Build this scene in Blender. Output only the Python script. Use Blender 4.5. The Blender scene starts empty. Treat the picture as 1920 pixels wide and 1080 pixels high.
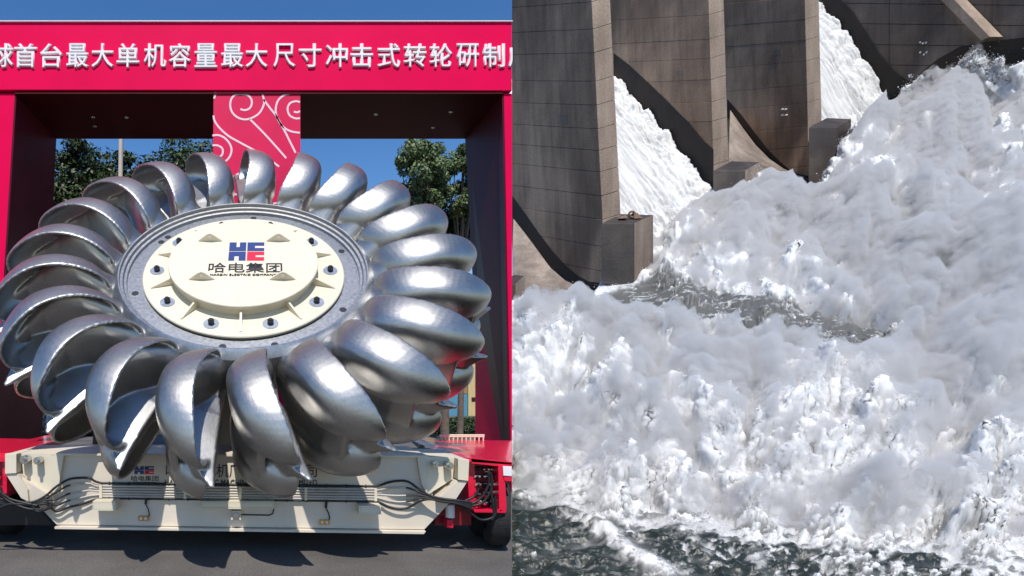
import bpy, bmesh, math, random
import numpy as np
from mathutils import Vector, Matrix
from math import sin, cos, pi, radians

# ------------------------------------------------------------------ camera, world, sun, exposure
sc = bpy.context.scene
CAMH = 1.85                      # eye height over the yard
FPX, PX0, PY0 = 1100.0, 506.0, 720.0
camd = bpy.data.cameras.new('camera')
cam = bpy.data.objects.new('camera', camd)
sc.collection.objects.link(cam)
cam.location = (0, 0, CAMH)
cam.rotation_euler = (radians(90), 0, 0)
camd.sensor_width = 36
camd.lens = 36 * FPX / 1920
camd.shift_x = (960 - PX0) / 1920
camd.shift_y = (PY0 - 540) / 1920
camd.clip_start = 0.1
camd.clip_end = 3000
sc.camera = cam

SUN_DIR = Vector((-0.05, -0.54, 0.84)).normalized()      # towards the sun
elev = math.asin(SUN_DIR.z)
azim = math.atan2(SUN_DIR.x, SUN_DIR.y)                 # from +Y towards +X
world = bpy.data.worlds.new('World'); sc.world = world; world.use_nodes = True
wn = world.node_tree.nodes; wl = world.node_tree.links
bg = wn['Background']
sky = wn.new('ShaderNodeTexSky'); sky.sky_type = 'NISHITA'; sky.sun_disc = False
sky.sun_elevation = elev; sky.sun_rotation = azim
sky.air_density = 1.0; sky.dust_density = 0.15; sky.ozone_density = 3.5; sky.altitude = 0
hs = wn.new('ShaderNodeHueSaturation'); hs.inputs['Saturation'].default_value = 1.24; hs.inputs['Hue'].default_value = 0.504
wl.new(sky.outputs[0], hs.inputs['Color']); wl.new(hs.outputs[0], bg.inputs[0]); bg.inputs[1].default_value = 0.135
sd = bpy.data.lights.new('sun', 'SUN'); sd.energy = 4.1; sd.angle = radians(0.6); sd.color = (1.0, 0.95, 0.88)
so = bpy.data.objects.new('sun', sd); sc.collection.objects.link(so)
so.rotation_euler = SUN_DIR.to_track_quat('Z', 'Y').to_euler()
sc.view_settings.view_transform = 'Standard'; sc.view_settings.look = 'None'
sc.view_settings.gamma = 1; sc.view_settings.use_curve_mapping = False
sc.view_settings.exposure = 0.1
cy = sc.cycles
cy.max_bounces = 10; cy.diffuse_bounces = 4; cy.glossy_bounces = 5; cy.transparent_max_bounces = 16
cy.volume_bounces = 4; cy.caustics_reflective = False; cy.caustics_refractive = False
cy.use_denoising = True; cy.volume_step_rate = 0.045; cy.volume_preview_step_rate = 0.045; cy.volume_max_steps = 96

# ------------------------------------------------------------------ helpers
COL = sc.collection
def H(px, py, Y):
    "the point of the place at distance Y in front of the camera that projects near photo pixel (px, py)"
    return Vector(((px - PX0) / FPX * Y, Y, CAMH + (PY0 - py) / FPX * Y))

def link(name, me, mats, parent=None, kind=None, smooth=False):
    o = bpy.data.objects.new(name, me); COL.objects.link(o)
    for m in (mats if isinstance(mats, (list, tuple)) else [mats]): me.materials.append(m)
    if parent is not None: o.parent = parent
    if kind: o['kind'] = kind
    if smooth:
        me.polygons.foreach_set('use_smooth', np.ones(len(me.polygons), bool)); 
    return o
def mesh(name, verts, faces, mats, parent=None, kind=None, smooth=False):
    me = bpy.data.meshes.new(name); me.from_pydata([tuple(v) for v in verts], [], faces); me.update()
    return link(name, me, mats, parent, kind, smooth)
def npmesh(name, V, F, mats, parent=None, kind=None, smooth=False):
    "V (n,3) float, F (m,k) int, fast"
    V = np.ascontiguousarray(V, np.float32); F = np.ascontiguousarray(F, np.int32); m, k = F.shape
    me = bpy.data.meshes.new(name)
    me.vertices.add(len(V)); me.vertices.foreach_set('co', V.ravel())
    me.loops.add(m * k); me.loops.foreach_set('vertex_index', F.ravel())
    me.polygons.add(m); me.polygons.foreach_set('loop_start', np.arange(0, m * k, k, dtype=np.int32))
    try: me.polygons.foreach_set('loop_total', np.full(m, k, dtype=np.int32))
    except Exception: pass
    me.update(calc_edges=True); me.validate()
    return link(name, me, mats, parent, kind, smooth)
def tag(o, label=None, cat=None, group=None, kind=None):
    if label: o['label'] = label
    if cat: o['category'] = cat
    if group: o['group'] = group
    if kind: o['kind'] = kind
    return o
def empty(name, loc=(0, 0, 0), mat=None):
    o = bpy.data.objects.new(name, None); COL.objects.link(o)
    if mat is not None: o.matrix_world = mat
    else: o.location = loc
    o.empty_display_size = 0.2
    return o
class MB:
    "collects shapes into one mesh"
    def __init__(s): s.v = []; s.f = []
    def add(s, V, F):
        n = len(s.v); s.v += [Vector(v) for v in V]; s.f += [tuple(i + n for i in f) for f in F]; return s
    def box(s, x0, x1, y0, y1, z0, z1, top=None):
        return s.hexa([(x0,y0,z0),(x1,y0,z0),(x1,y1,z0),(x0,y1,z0),(x0,y0,z1),(x1,y0,z1),(x1,y1,z1),(x0,y1,z1)])
    def hexa(s, c):
        return s.add(c, [(0,3,2,1),(4,5,6,7),(0,1,5,4),(1,2,6,5),(2,3,7,6),(3,0,4,7)])
    def prism(s, front, off):
        "front: loop of points seen counter-clockwise from the -off side; extruded by off"
        n = len(front); off = Vector(off)
        V = [Vector(p) for p in front] + [Vector(p) + off for p in front]
        F = [tuple(range(n)), tuple(range(2*n-1, n-1, -1))] + [(i, i+n, (i+1) % n + n, (i+1) % n) for i in range(n)]
        return s.add(V, F)
    def cyl(s, p0, p1, r0, r1=None, n=16, cap=True):
        p0, p1 = Vector(p0), Vector(p1); r1 = r0 if r1 is None else r1
        d = (p1 - p0).normalized(); a = d.orthogonal().normalized(); b = d.cross(a)
        V = [p0 + (a*cos(2*pi*i/n) + b*sin(2*pi*i/n))*r0 for i in range(n)] + [p1 + (a*cos(2*pi*i/n) + b*sin(2*pi*i/n))*r1 for i in range(n)]
        F = [(i, (i+1) % n, (i+1) % n + n, i+n) for i in range(n)]
        if cap: F += [tuple(range(n-1, -1, -1)), tuple(range(n, 2*n))]
        return s.add(V, F)
    def tube(s, pts, r, n=8):
        pts = [Vector(p) for p in pts]; rs = r if isinstance(r, (list, tuple)) else [r]*len(pts)
        V = []; F = []; a = None
        for i, p in enumerate(pts):
            d = (pts[min(i+1, len(pts)-1)] - pts[max(i-1, 0)])
            d = d.normalized() if d.length > 1e-9 else Vector((0,0,1))
            a = d.orthogonal().normalized() if a is None else (a - d*a.dot(d)).normalized()
            b = d.cross(a)
            V += [p + (a*cos(2*pi*j/n) + b*sin(2*pi*j/n))*rs[i] for j in range(n)]
        for i in range(len(pts)-1):
            for j in range(n):
                F.append((i*n+j, i*n+(j+1) % n, (i+1)*n+(j+1) % n, (i+1)*n+j))
        F += [tuple(range(n-1, -1, -1)), tuple(range((len(pts)-1)*n, len(pts)*n))]
        return s.add(V, F)
    def lathe(s, prof, n=48, ax=None):
        "prof: (radius, height) closed loop or open line round local z"
        V = []; F = []; m = len(prof)
        for i in range(n):
            c, q = cos(2*pi*i/n), sin(2*pi*i/n)
            V += [(r*c, r*q, h) for r, h in prof]
        for i in range(n):
            k = (i+1) % n
            for j in range(m-1):
                F.append((i*m+j, k*m+j, k*m+j+1, i*m+j+1))
        return s.add(V, F)
    def build(s, name, mats, parent=None, kind=None, smooth=False, bevel=0, seg=2, auto=None):
        me = bpy.data.meshes.new(name); me.from_pydata([tuple(v) for v in s.v], [], s.f); me.update()
        bm = bmesh.new(); bm.from_mesh(me)
        bmesh.ops.recalc_face_normals(bm, faces=bm.faces)
        if bevel:
            es = [e for e in bm.edges if len(e.link_faces) == 2 and e.calc_face_angle(0) > 0.5]
            bmesh.ops.bevel(bm, geom=es, offset=bevel, segments=seg, affect='EDGES', profile=0.6, clamp_overlap=True)
        if auto is not None:
            for f in bm.faces: f.smooth = True
            for e in bm.edges:
                if len(e.link_faces) == 2 and e.calc_face_angle(0) > auto: e.smooth = False
        bm.to_mesh(me); bm.free()
        return link(name, me, mats, parent, kind, smooth)
def smoothcurve(pts, n=6):
    "Catmull-Rom through the points"
    P = [Vector(p) for p in pts]; out = []
    for i in range(len(P)-1):
        a, b, c, d = P[max(i-1,0)], P[i], P[i+1], P[min(i+2, len(P)-1)]
        for k in range(n):
            t = k/n
            out.append(0.5*((2*b) + (c-a)*t + (2*a-5*b+4*c-d)*t*t + (3*b-a-3*c+d)*t**3))
    return out + [P[-1]]

# ------------------------------------------------------------------ materials
def M(name, col, rough=0.5, metal=0.0, noise=0.0, nscale=8.0, bump=0.0, bscale=40.0, rvar=0.0, coat=0.0, spec=0.5, col2=None, n2scale=2.0, stretch=(1,1,1), sss=0.0, dist=0.02, emit=None):
    m = bpy.data.materials.new(name); m.use_nodes = True
    nt = m.node_tree; b = nt.nodes['Principled BSDF']
    b.inputs['Base Color'].default_value = (*col, 1); b.inputs['Roughness'].default_value = rough
    b.inputs['Metallic'].default_value = metal; b.inputs['Specular IOR Level'].default_value = spec
    b.inputs['Coat Weight'].default_value = coat; b.inputs['Coat Roughness'].default_value = 0.08
    if sss: b.inputs['Subsurface Weight'].default_value = sss
    tc = nt.nodes.new('ShaderNodeTexCoord'); mp = nt.nodes.new('ShaderNodeMapping'); nt.links.new(tc.outputs['Object'], mp.inputs[0])
    mp.inputs['Scale'].default_value = stretch
    def nz(scale, detail=6, rough=0.6):
        n = nt.nodes.new('ShaderNodeTexNoise'); n.inputs['Scale'].default_value = scale; n.inputs['Detail'].default_value = detail
        n.inputs['Roughness'].default_value = rough; nt.links.new(mp.outputs[0], n.inputs['Vector']); return n
    if noise or col2:
        mix = nt.nodes.new('ShaderNodeMix'); mix.data_type = 'RGBA'
        n = nz(nscale); r = nt.nodes.new('ShaderNodeMapRange'); r.inputs[1].default_value = 0.3; r.inputs[2].default_value = 0.7
        nt.links.new(n.outputs['Fac'], r.inputs[0]); nt.links.new(r.outputs[0], mix.inputs[0])
        c2 = col2 if col2 else tuple(c*(1-noise) for c in col)
        c1 = col if col2 else tuple(min(1, c*(1+noise*0.6)) for c in col)
        mix.inputs[6].default_value = (*c1, 1); mix.inputs[7].default_value = (*c2, 1)
        nt.links.new(mix.outputs[2], b.inputs['Base Color'])
    if rvar:
        n = nz(n2scale); r = nt.nodes.new('ShaderNodeMapRange'); r.inputs[1].default_value = 0.3; r.inputs[2].default_value = 0.7
        r.inputs[3].default_value = max(0.02, rough-rvar); r.inputs[4].default_value = rough+rvar
        nt.links.new(n.outputs['Fac'], r.inputs[0]); nt.links.new(r.outputs[0], b.inputs['Roughness'])
    if bump:
        n = nz(bscale); bp = nt.nodes.new('ShaderNodeBump'); bp.inputs['Strength'].default_value = bump; bp.inputs['Distance'].default_value = dist
        nt.links.new(n.outputs['Fac'], bp.inputs['Height']); nt.links.new(bp.outputs[0], b.inputs['Normal'])
    return m

RED   = M('red_paint', (0.82, 0.002, 0.08), 0.5, noise=0.08, nscale=1.2, bump=0.1, bscale=3.0, spec=0.06, dist=0.01)
REDPAN= M('red_printed_panel', (0.74, 0.006, 0.085), 0.55, noise=0.12, nscale=1.6, spec=0.25)
REDSHADE= M('shaded_soffit_red', (0.075, 0.004, 0.008), 0.6, noise=0.25, nscale=0.8, bump=0.1, bscale=2, spec=0.15)  # gateway red darkened: the shade under the beam is in the colour
REDSHADEP= M('shaded_reveal_red', (0.085, 0.006, 0.018), 0.5, noise=0.3, nscale=0.8, bump=0.15, bscale=1.2, spec=0.15)
WHITE = M('white_lettering', (0.85, 0.83, 0.84), 0.5, noise=0.04)
PINK  = M('pale_pink_line', (0.85, 0.62, 0.68), 0.5)
CREAM = M('cream_paint', (0.74, 0.67, 0.52), 0.45, noise=0.09, nscale=1.5, rvar=0.08, bump=0.05, bscale=6)
CREAMT= M('cream_frame_paint', (0.80, 0.71, 0.59), 0.45, noise=0.14, nscale=1.1, rvar=0.1, bump=0.08, bscale=5, col2=(0.66,0.58,0.47))
GREYPIPE = M('cream_grey_pipe', (0.50, 0.46, 0.41), 0.4, noise=0.15)
BLACK = M('black_rubber', (0.012, 0.012, 0.013), 0.5, noise=0.3)
BLACKP= M('black_print', (0.02, 0.02, 0.025), 0.5)
BLUEP = M('blue_print', (0.018, 0.045, 0.19), 0.5)
REDP  = M('red_print', (0.70, 0.01, 0.05), 0.5)
AMBER = M('amber_plastic', (0.75, 0.33, 0.03), 0.25, noise=0.2)
CHROME= M('machined_steel', (0.62, 0.62, 0.62), 0.22, metal=1, noise=0.15)
BOLT  = M('dark_bolt_steel', (0.04, 0.045, 0.055), 0.4, metal=0.6)
WASHER= M('washer_steel', (0.42, 0.47, 0.55), 0.4, metal=0.7, noise=0.3, nscale=30)
TREDP = M('trailer_red_paint', (0.78, 0.006, 0.05), 0.3, noise=0.12, nscale=1.5, coat=0.4)

def steel(name, base, rough, aniso_scale=(1,1,1)):
    m = bpy.data.materials.new(name); m.use_nodes = True; nt = m.node_tree; b = nt.nodes['Principled BSDF']
    N = nt.nodes.new; L = nt.links.new
    tc = N('ShaderNodeTexCoord'); mp = N('ShaderNodeMapping'); mp.inputs['Scale'].default_value = aniso_scale
    L(tc.outputs['Object'], mp.inputs[0])
    n1 = N('ShaderNodeTexNoise'); n1.inputs['Scale'].default_value = 2.3; n1.inputs['Detail'].default_value = 5; L(tc.outputs['Object'], n1.inputs['Vector'])
    n2 = N('ShaderNodeTexNoise'); n2.inputs['Scale'].default_value = 26; n2.inputs['Detail'].default_value = 4; L(mp.outputs[0], n2.inputs['Vector'])
    r = N('ShaderNodeValToRGB'); L(n1.outputs['Fac'], r.inputs[0])
    r.color_ramp.elements[0].position = 0.3; r.color_ramp.elements[0].color = (*[c*0.72 for c in base], 1)
    r.color_ramp.elements[1].position = 0.72; r.color_ramp.elements[1].color = (*base, 1)
    mx = N('ShaderNodeMix'); mx.data_type = 'RGBA'; mx.blend_type = 'MULTIPLY'; mx.inputs[0].default_value = 0.35
    L(r.outputs[0], mx.inputs[6]); L(n2.outputs['Fac'], mx.inputs[7]); L(mx.outputs[2], b.inputs['Base Color'])
    ad = N('ShaderNodeMath'); ad.operation = 'MULTIPLY_ADD'; L(n2.outputs['Fac'], ad.inputs[0]); ad.inputs[1].default_value = 0.22; ad.inputs[2].default_value = rough-0.11
    L(ad.outputs[0], b.inputs['Roughness']); b.inputs['Metallic'].default_value = 1
    bp = N('ShaderNodeBump'); bp.inputs['Strength'].default_value = 0.10; bp.inputs['Distance'].default_value = 0.006
    n3 = N('ShaderNodeTexNoise'); n3.inputs['Scale'].default_value = 9; n3.inputs['Detail'].default_value = 6; L(mp.outputs[0], n3.inputs['Vector'])
    L(n3.outputs['Fac'], bp.inputs['Height']); L(bp.outputs[0], b.inputs['Normal'])
    return m
STEEL = steel('ground_bucket_steel', (0.64, 0.63, 0.61), 0.43, (1, 6, 1))
DISCST = steel('turned_disc_steel', (0.50, 0.515, 0.54), 0.44)
for l_ in DISCST.node_tree.nodes:
    if l_.type == 'VALTORGB': l_.color_ramp.elements[0].color = (.44, .455, .48, 1)
    if l_.type == 'BUMP': l_.inputs['Strength'].default_value = .08

# ------------------------------------------------------------------ text made of the built-in font
def text_mesh(s, height, bold=0.0, depth=0.0):
    c = bpy.data.curves.new('lettering_curve', 'FONT'); c.body = s; c.size = 1.0; c.extrude = depth; c.bevel_depth = bold; c.bevel_resolution = 0; c.resolution_u = 3
    o = bpy.data.objects.new('lettering_curve', c); COL.objects.link(o)
    bpy.context.view_layer.update()
    me = bpy.data.meshes.new_from_object(o.evaluated_get(bpy.context.evaluated_depsgraph_get()))
    bpy.data.objects.remove(o); bpy.data.curves.remove(c)
    me.name = 'lettering'
    xs = [v.co.x for v in me.vertices]; ys = [v.co.y for v in me.vertices]
    return me, (min(xs), max(xs), min(ys), max(ys))
def put_text(name, s, x0, x1, y0, y1, mat, M4, parent=None, bold=0.0, depth=0.0):
    "fit text s in the rectangle x0..x1, y0..y1 of the plane M4 (4x4, in the parent's space)"
    me, (a, b, c, d) = text_mesh(s, 1, bold, depth)
    sx = (x1-x0)/(b-a); sy = (y1-y0)/(d-c)
    T = M4 @ Matrix.Translation((x0, y0, 0)) @ Matrix.Diagonal((sx, sy, 1, 1)) @ Matrix.Translation((-a, -c, 0))
    me.transform(T)
    return link(name, me, mat, parent)
# ------------------------------------------------------------------ the yard (ground), cut along the quay edge
SEAM = (960 - PX0) / FPX
ASPH = M('asphalt', (0.125, 0.115, 0.105), 0.85, noise=0.35, nscale=0.9, bump=0.5, bscale=60, dist=0.01)
def asph_detail(m):
    nt = m.node_tree; b = nt.nodes['Principled BSDF']; N = nt.nodes.new; L = nt.links.new
    old = b.inputs['Base Color'].links[0].from_socket
    tc = N('ShaderNodeTexCoord'); v = N('ShaderNodeTexNoise'); v.inputs['Scale'].default_value = 45; v.inputs['Detail'].default_value = 8; v.inputs['Roughness'].default_value = 0.8
    L(tc.outputs['Object'], v.inputs['Vector'])
    r = N('ShaderNodeValToRGB'); r.color_ramp.elements[0].position = 0.35; r.color_ramp.elements[0].color = (.55,.55,.55,1)
    r.color_ramp.elements[1].position = 0.68; r.color_ramp.elements[1].color = (1.5,1.5,1.5,1); L(v.outputs['Fac'], r.inputs[0])
    mx = N('ShaderNodeMix'); mx.data_type = 'RGBA'; mx.blend_type = 'MULTIPLY'; mx.inputs[0].default_value = 1
    L(old, mx.inputs[6]); L(r.outputs[0], mx.inputs[7]); L(mx.outputs[2], b.inputs['Base Color'])
asph_detail(ASPH)
gf = 400.0
mb = MB(); mb.prism([(-260, -12, 0), (6, -12, 0), (SEAM*3.0, 3.0, 0), (SEAM*gf, gf, 0), (-260, gf, 0)], (0, 0, -1.2))
g = mb.build('ground', ASPH, kind='structure')

# ------------------------------------------------------------------ the red gateway
YG, YB = 10.0, 11.85
gate = empty('gateway', (0, YG, 0))
tag(gate, 'tall red gateway with white Chinese lettering standing behind the steel turbine runner', 'gateway')
gate_inv = Matrix.Translation((0, -YG, 0))
def G(px, py, Y=YG): return gate_inv @ H(px, py, Y)
def gz(py): return CAMH + (PY0 - py)/FPX*YG
def gx(px): return (px - PX0)/FPX*YG
XR = gx(960)
bot = -0.0
# crossbeam
m_ = MB(); f = [G(-420, 168), G(960, 170), G(960, 41), G(-420, 41)]
m_.prism(f, (0, YB-YG, 0)); beam = m_.build('crossbeam', RED, gate, bevel=0.012)
m_ = MB(); m_.prism([G(-420, 42), G(960, 42), G(960, 40.2), G(-420, 40.2)], (0, 0.1, 0)); m_ .v = [v + Vector((0,-0.03,0)) for v in m_.v]
m_.build('edge_trim', M('pale_metal_trim', (0.8, 0.7, 0.74), 0.35), gate)
# posts: faces lean outwards a little towards the ground
def post(front, back, name='post'):
    "front, back: (px inner at y172, px inner at y815, px outer)"
    fr = [G(front[2], 172.4), G(front[0], 172.4)] ; lo = [G(front[2], 172.4), G(front[1], 815)]
    return None
zt = gz(172.4)
def leanx(px_a, y_a, px_b, y_b, Y):
    "x at height z of the line through two pixels at distance Y"
    xa, za = (px_a-PX0)/FPX*Y, CAMH+(PY0-y_a)/FPX*Y; xb, zb = (px_b-PX0)/FPX*Y, CAMH+(PY0-y_b)/FPX*Y
    return lambda z: xa + (xb-xa)*(z-za)/(zb-za)
lf = leanx(28, 172, 2, 600, YG+.05); lb = leanx(103, 258, 76, 800, YB)
XRs = SEAM*(YG+.05)
xa_, za_ = (945-PX0)/FPX*(YG+.05), CAMH + (PY0-175)/FPX*(YG+.05)
rf = lambda z: xa_ + (XRs-.004-xa_)*(za_-z)/za_
rb = leanx(875, 262, 904, 800, YB)
XL = gx(-420)
m_ = MB(); z0, z1 = 0, zt - 0.004
m_.hexa([(XL,.05,z0),(lf(z0),.05,z0),(lb(z0),YB-YG,z0),(XL,YB-YG,z0),(XL,.05,z1),(lf(z1),.05,z1),(lb(z1),YB-YG,z1),(XL,YB-YG,z1)])
lp = m_.build('post', RED, gate)
def xr_front(z): return min(rf(z), XR)
m_ = MB(); zc_ = 4.6
# right post, its outer end stops at the quay edge
XRs = SEAM*(YG+.05)
zk = CAMH + (PY0-430)/FPX*YG
m_.hexa([(min(rf(z0),XRs)-.001,.05,z0),(XRs,.05,z0),(XRs,YB-YG,z0),(rb(z0),YB-YG,z0),
         (min(rf(z1),XRs)-.001,.05,z1),(XRs,.05,z1),(XRs,YB-YG,z1),(rb(z1),YB-YG,z1)])
rp = m_.build('post', RED, gate)
# dark sheets, the opening's shade put into their colour: soffit and the two inner faces, 4 mm proud
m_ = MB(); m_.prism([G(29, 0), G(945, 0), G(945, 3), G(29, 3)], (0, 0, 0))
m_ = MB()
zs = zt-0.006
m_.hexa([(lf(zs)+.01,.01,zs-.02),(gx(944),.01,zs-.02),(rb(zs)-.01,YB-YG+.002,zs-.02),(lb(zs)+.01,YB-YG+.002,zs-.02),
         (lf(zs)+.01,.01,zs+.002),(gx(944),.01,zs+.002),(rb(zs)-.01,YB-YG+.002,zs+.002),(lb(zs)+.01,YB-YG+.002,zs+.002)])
m_.build('soffit_shade', REDSHADE, gate)
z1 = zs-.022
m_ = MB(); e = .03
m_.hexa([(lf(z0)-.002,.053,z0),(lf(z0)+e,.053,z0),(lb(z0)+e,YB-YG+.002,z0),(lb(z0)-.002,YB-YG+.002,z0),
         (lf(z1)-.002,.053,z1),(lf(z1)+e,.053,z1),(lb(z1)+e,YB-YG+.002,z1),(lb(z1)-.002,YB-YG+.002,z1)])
m_.build('post_shade', REDSHADEP, gate)
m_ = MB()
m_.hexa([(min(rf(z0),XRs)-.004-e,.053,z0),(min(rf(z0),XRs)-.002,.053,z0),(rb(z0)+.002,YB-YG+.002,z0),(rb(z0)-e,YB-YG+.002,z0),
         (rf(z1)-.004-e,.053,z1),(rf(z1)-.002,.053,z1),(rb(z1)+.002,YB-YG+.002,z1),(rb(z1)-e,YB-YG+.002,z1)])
m_.build('post_shade', REDSHADEP, gate)
# small recessed lights of the soffit
for px, yy in ((174, 214), (237, 214), (177, 234), (705, 207), (845, 202), (812, 236)):
    t = (yy-172)/(258-172); Yl = YG + .1 + t*(YB-YG-.2)
    x = (px-PX0)/FPX*Yl
    mm = MB(); mm.cyl((x, Yl-YG, zs-.028), (x, Yl-YG, zs-.02), .035, .04, 14); mm.build('soffit_light', CHROME, gate)
# centre panel with swirls
pxa, pxb = 400.5, 563
m_ = MB(); m_.prism([G(394, 1005, YG+.03), G(566, 1005, YG+.03), G(pxb, 172.6, YG+.03), G(pxa, 172.6, YG+.03)], (0, .45, 0))
for v in m_.v: v.z = max(v.z, 0)
pan = m_.build('swirl_panel', REDPAN, gate)
def swirl(pts, w=2.0, n=6):
    c = smoothcurve([G(390 + x/6.0, 165 + y/6.0, YG+.03) for x, y in pts], n)
    mm = MB(); r = w/FPX*YG*.5*1.05
    L_ = []; F = []
    for i, p in enumerate(c):
        d = c[min(i+1, len(c)-1)] - c[max(i-1, 0)]; d.y = 0
        s = Vector((-d.z, 0, d.x)).normalized()*r
        for q, yy in ((s, -.004), (-s, -.004), (-s, .01), (s, .01)): L_.append(p + q + Vector((0, yy, 0)))
    for i in range(len(c)-1):
        for j in range(4): F.append((i*4+j, i*4+(j+1) % 4, i*4+4+(j+1) % 4, i*4+4+j))
    F += [(0,1,2,3), tuple(len(L_)-4+j for j in (3,2,1,0))]
    mm.add(L_, F); mm.build('swirl', PINK, pan)
def arc(cx, cy, r0, r1, a0, a1, n=18, ex=1.0):
    return [(cx + (r0+(r1-r0)*i/n)*cos(radians(a0+(a1-a0)*i/n))*ex, cy + (r0+(r1-r0)*i/n)*sin(radians(a0+(a1-a0)*i/n))) for i in range(n+1)]
W = 3.4
pan_parent_fix = True
swirl([(365,238),(410,250),(460,235),(490,190),(488,130),(450,85),(385,70),(315,75),(268,115),(250,190),(270,270),(330,330),(415,355),(500,335),(575,285),(620,210),(632,150),(612,70)], W)
swirl([(470,350),(600,480),(730,620),(880,790)], W)
swirl([(625,130),(700,230),(770,320),(860,480),(925,610),(985,730)], W)
swirl([(1034,160),(985,150),(920,175),(895,240),(920,310),(980,342),(1034,342)], W)
swirl([(965,266),(1000,275),(1034,262)], W)
swirl([(915,66),(850,85),(790,140),(765,210),(765,290),(800,380),(860,450),(940,490),(1034,505)], W)
swirl([(62,310),(75,370),(130,450),(230,540),(370,620),(500,690),(640,770),(800,885)], W)
swirl([(50,535),(120,532),(190,565),(245,630),(265,700),(240,780),(180,835),(120,850),(60,820)], W)
swirl([(50,645),(110,648),(160,680),(165,735),(140,770),(100,780)], W)
swirl([(75,60),(85,60),(78,90),(68,120)], W)
swirl([(488,690),(490,730),(520,800),(600,880),(720,985)], W)
swirl([(200,1010),(240,1005),(300,990),(350,960)], W)
for (x0, y0) in ((60,1150),(520,1250),(60,1900),(560,2050),(120,2700),(600,3000)):
    swirl(arc(x0+230, y0+180, 60, 210, 40, 520, 30), W)
# swirls are modelled in the gateway's space; the panel has no offset of its own
# lettering, one raised character each
chars = '全球首台最大单机容量最大尺寸冲击式转轮研制成功'
centers = [-43, 5, 48.5, 97, 146, 192.5, 240, 291, 337.5, 386, 436, 481, 533, 581.5, 631, 678, 729, 778, 826.5, 876.5, 925, 973]
for ch, cxp in zip(chars, centers):
    wpx = 43
    if cxp - wpx/2 > 958: continue
    o = put_text('letter', ch, gx(cxp-wpx/2), gx(cxp+wpx/2), gz(128.5 if ch not in '' else 0), gz(82), WHITE,
                 Matrix(((1,0,0,0),(0,0,-1,-.002),(0,1,0,0),(0,0,0,1))), gate, bold=0.026, depth=0.006)
    if cxp + wpx/2 > 959:
        bm = bmesh.new(); bm.from_mesh(o.data)
        bmesh.ops.bisect_plane(bm, geom=bm.verts[:]+bm.edges[:]+bm.faces[:], plane_co=(gx(960)-.004,0,0), plane_no=(1,0,0), clear_outer=True)
        bm.to_mesh(o.data); bm.free()

# ------------------------------------------------------------------ the turbine runner
D, TAU = 7.4, radians(45.76)
RC = Vector((-0.322, D, CAMH + 1.223))
e1 = Vector((1,0,0)); e2 = Vector((0, cos(TAU), sin(TAU))); nn = e1.cross(e2)
RM = Matrix(((e1.x,e2.x,nn.x,RC.x),(e1.y,e2.y,nn.y,RC.y),(e1.z,e2.z,nn.z,RC.z),(0,0,0,1)))
runner = empty('turbine_runner', mat=RM)
tag(runner, 'huge silver steel impulse turbine runner with cream hub cover tilted on its trailer', 'turbine runner')
R = 3.1
NB = 21
def cup(sg, rc, L, W, DEP, th, mb):
    "one bowl of a bucket in (r, t, a) with t towards the opening; sg = +1 upper, -1 lower bowl"
    ns, npz = 16, 56
    def pt(s, ph, out):
        hl = L/2 + (th if out else 0); hw = W/2 + (th if out else 0); dd = DEP + (th*1.3 if out else 0)
        c, q = cos(ph), sin(ph)                       # q > 0: away from the splitter
        p = 2.35 if q > 0 else 2.9
        k = (abs(c)**p + abs(q)**p)**(-1/p)
        x = s*k*c; y = s*k*q
        depth = -dd*(max(0, 1 - s**2.9))**0.52*(1 - .34*max(0, x)**2)
        wf = (1 - .22*max(0, x)**2 - .12*max(0, -x)**1.5)
        a = (W/2 + .010)*wf + y*hw*wf
        r = rc + x*hl
        o_ = min(1.0, max(0, a)/W)
        rim = -.17*o_*(1 - .65*x*x) - .05*(1-o_)*(1-max(0, x)) - .10*max(0, x)**4*o_
        return (r, depth + rim*(s**1.5), sg*a)
    V = []; F = []
    for out in (0, 1):
        base = len(V)
        V.append(pt(0, 0, out))
        for i in range(1, ns+1):
            s = sin(pi/2*i/ns)
            for j in range(npz): V.append(pt(s, 2*pi*j/npz, out))
        for j in range(npz):
            t = (base, base+1+j, base+1+(j+1) % npz); F.append(t if out else t[::-1])
        for i in range(ns-1):
            for j in range(npz):
                a0 = base+1+i*npz+j; a1 = base+1+i*npz+(j+1) % npz; b0 = a0+npz; b1 = a1+npz
                q = (a0, b0, b1, a1); F.append(q if out else q[::-1])
    o0 = 1+(ns-1)*npz; o1 = len(V)//2 + o0
    for j in range(npz):
        k = (j+1) % npz; F.append((o0+j, o0+k, o1+k, o1+j))
    mb.add(V, F)
bk = MB()
TH = 0.033; CW = 0.63; CL = 1.29; rc = 2.27; DEP = 0.50
for sgn in (1, -1): cup(sgn, rc, CL, CW, DEP, TH, bk)
# the splitter between the bowls: a blade that ends in a point at the tip
mbs = [(1.80,-.16,.03),(1.95,-.03,.06),(2.2,.015,.095),(2.55,.025,.09),(2.82,.04,.055),(3.03,.07,.008)]
Vb = []
for r, t, w in mbs:
    tb = -.34 if r < 2.7 else -.30 + (r-2.7)*1.0
    Vb += [(r, tb, w*1.7), (r, t, w*.55), (r, t, -w*.55), (r, tb, -w*1.7)]
Fb = [(4*i+j, 4*i+(j+1) % 4, 4*i+4+(j+1) % 4, 4*i+4+j) for i in range(len(mbs)-1) for j in range(4)] + [(0,3,2,1), tuple(4*len(mbs)-4+j for j in range(4))]
bk.add(Vb, Fb)
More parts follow.
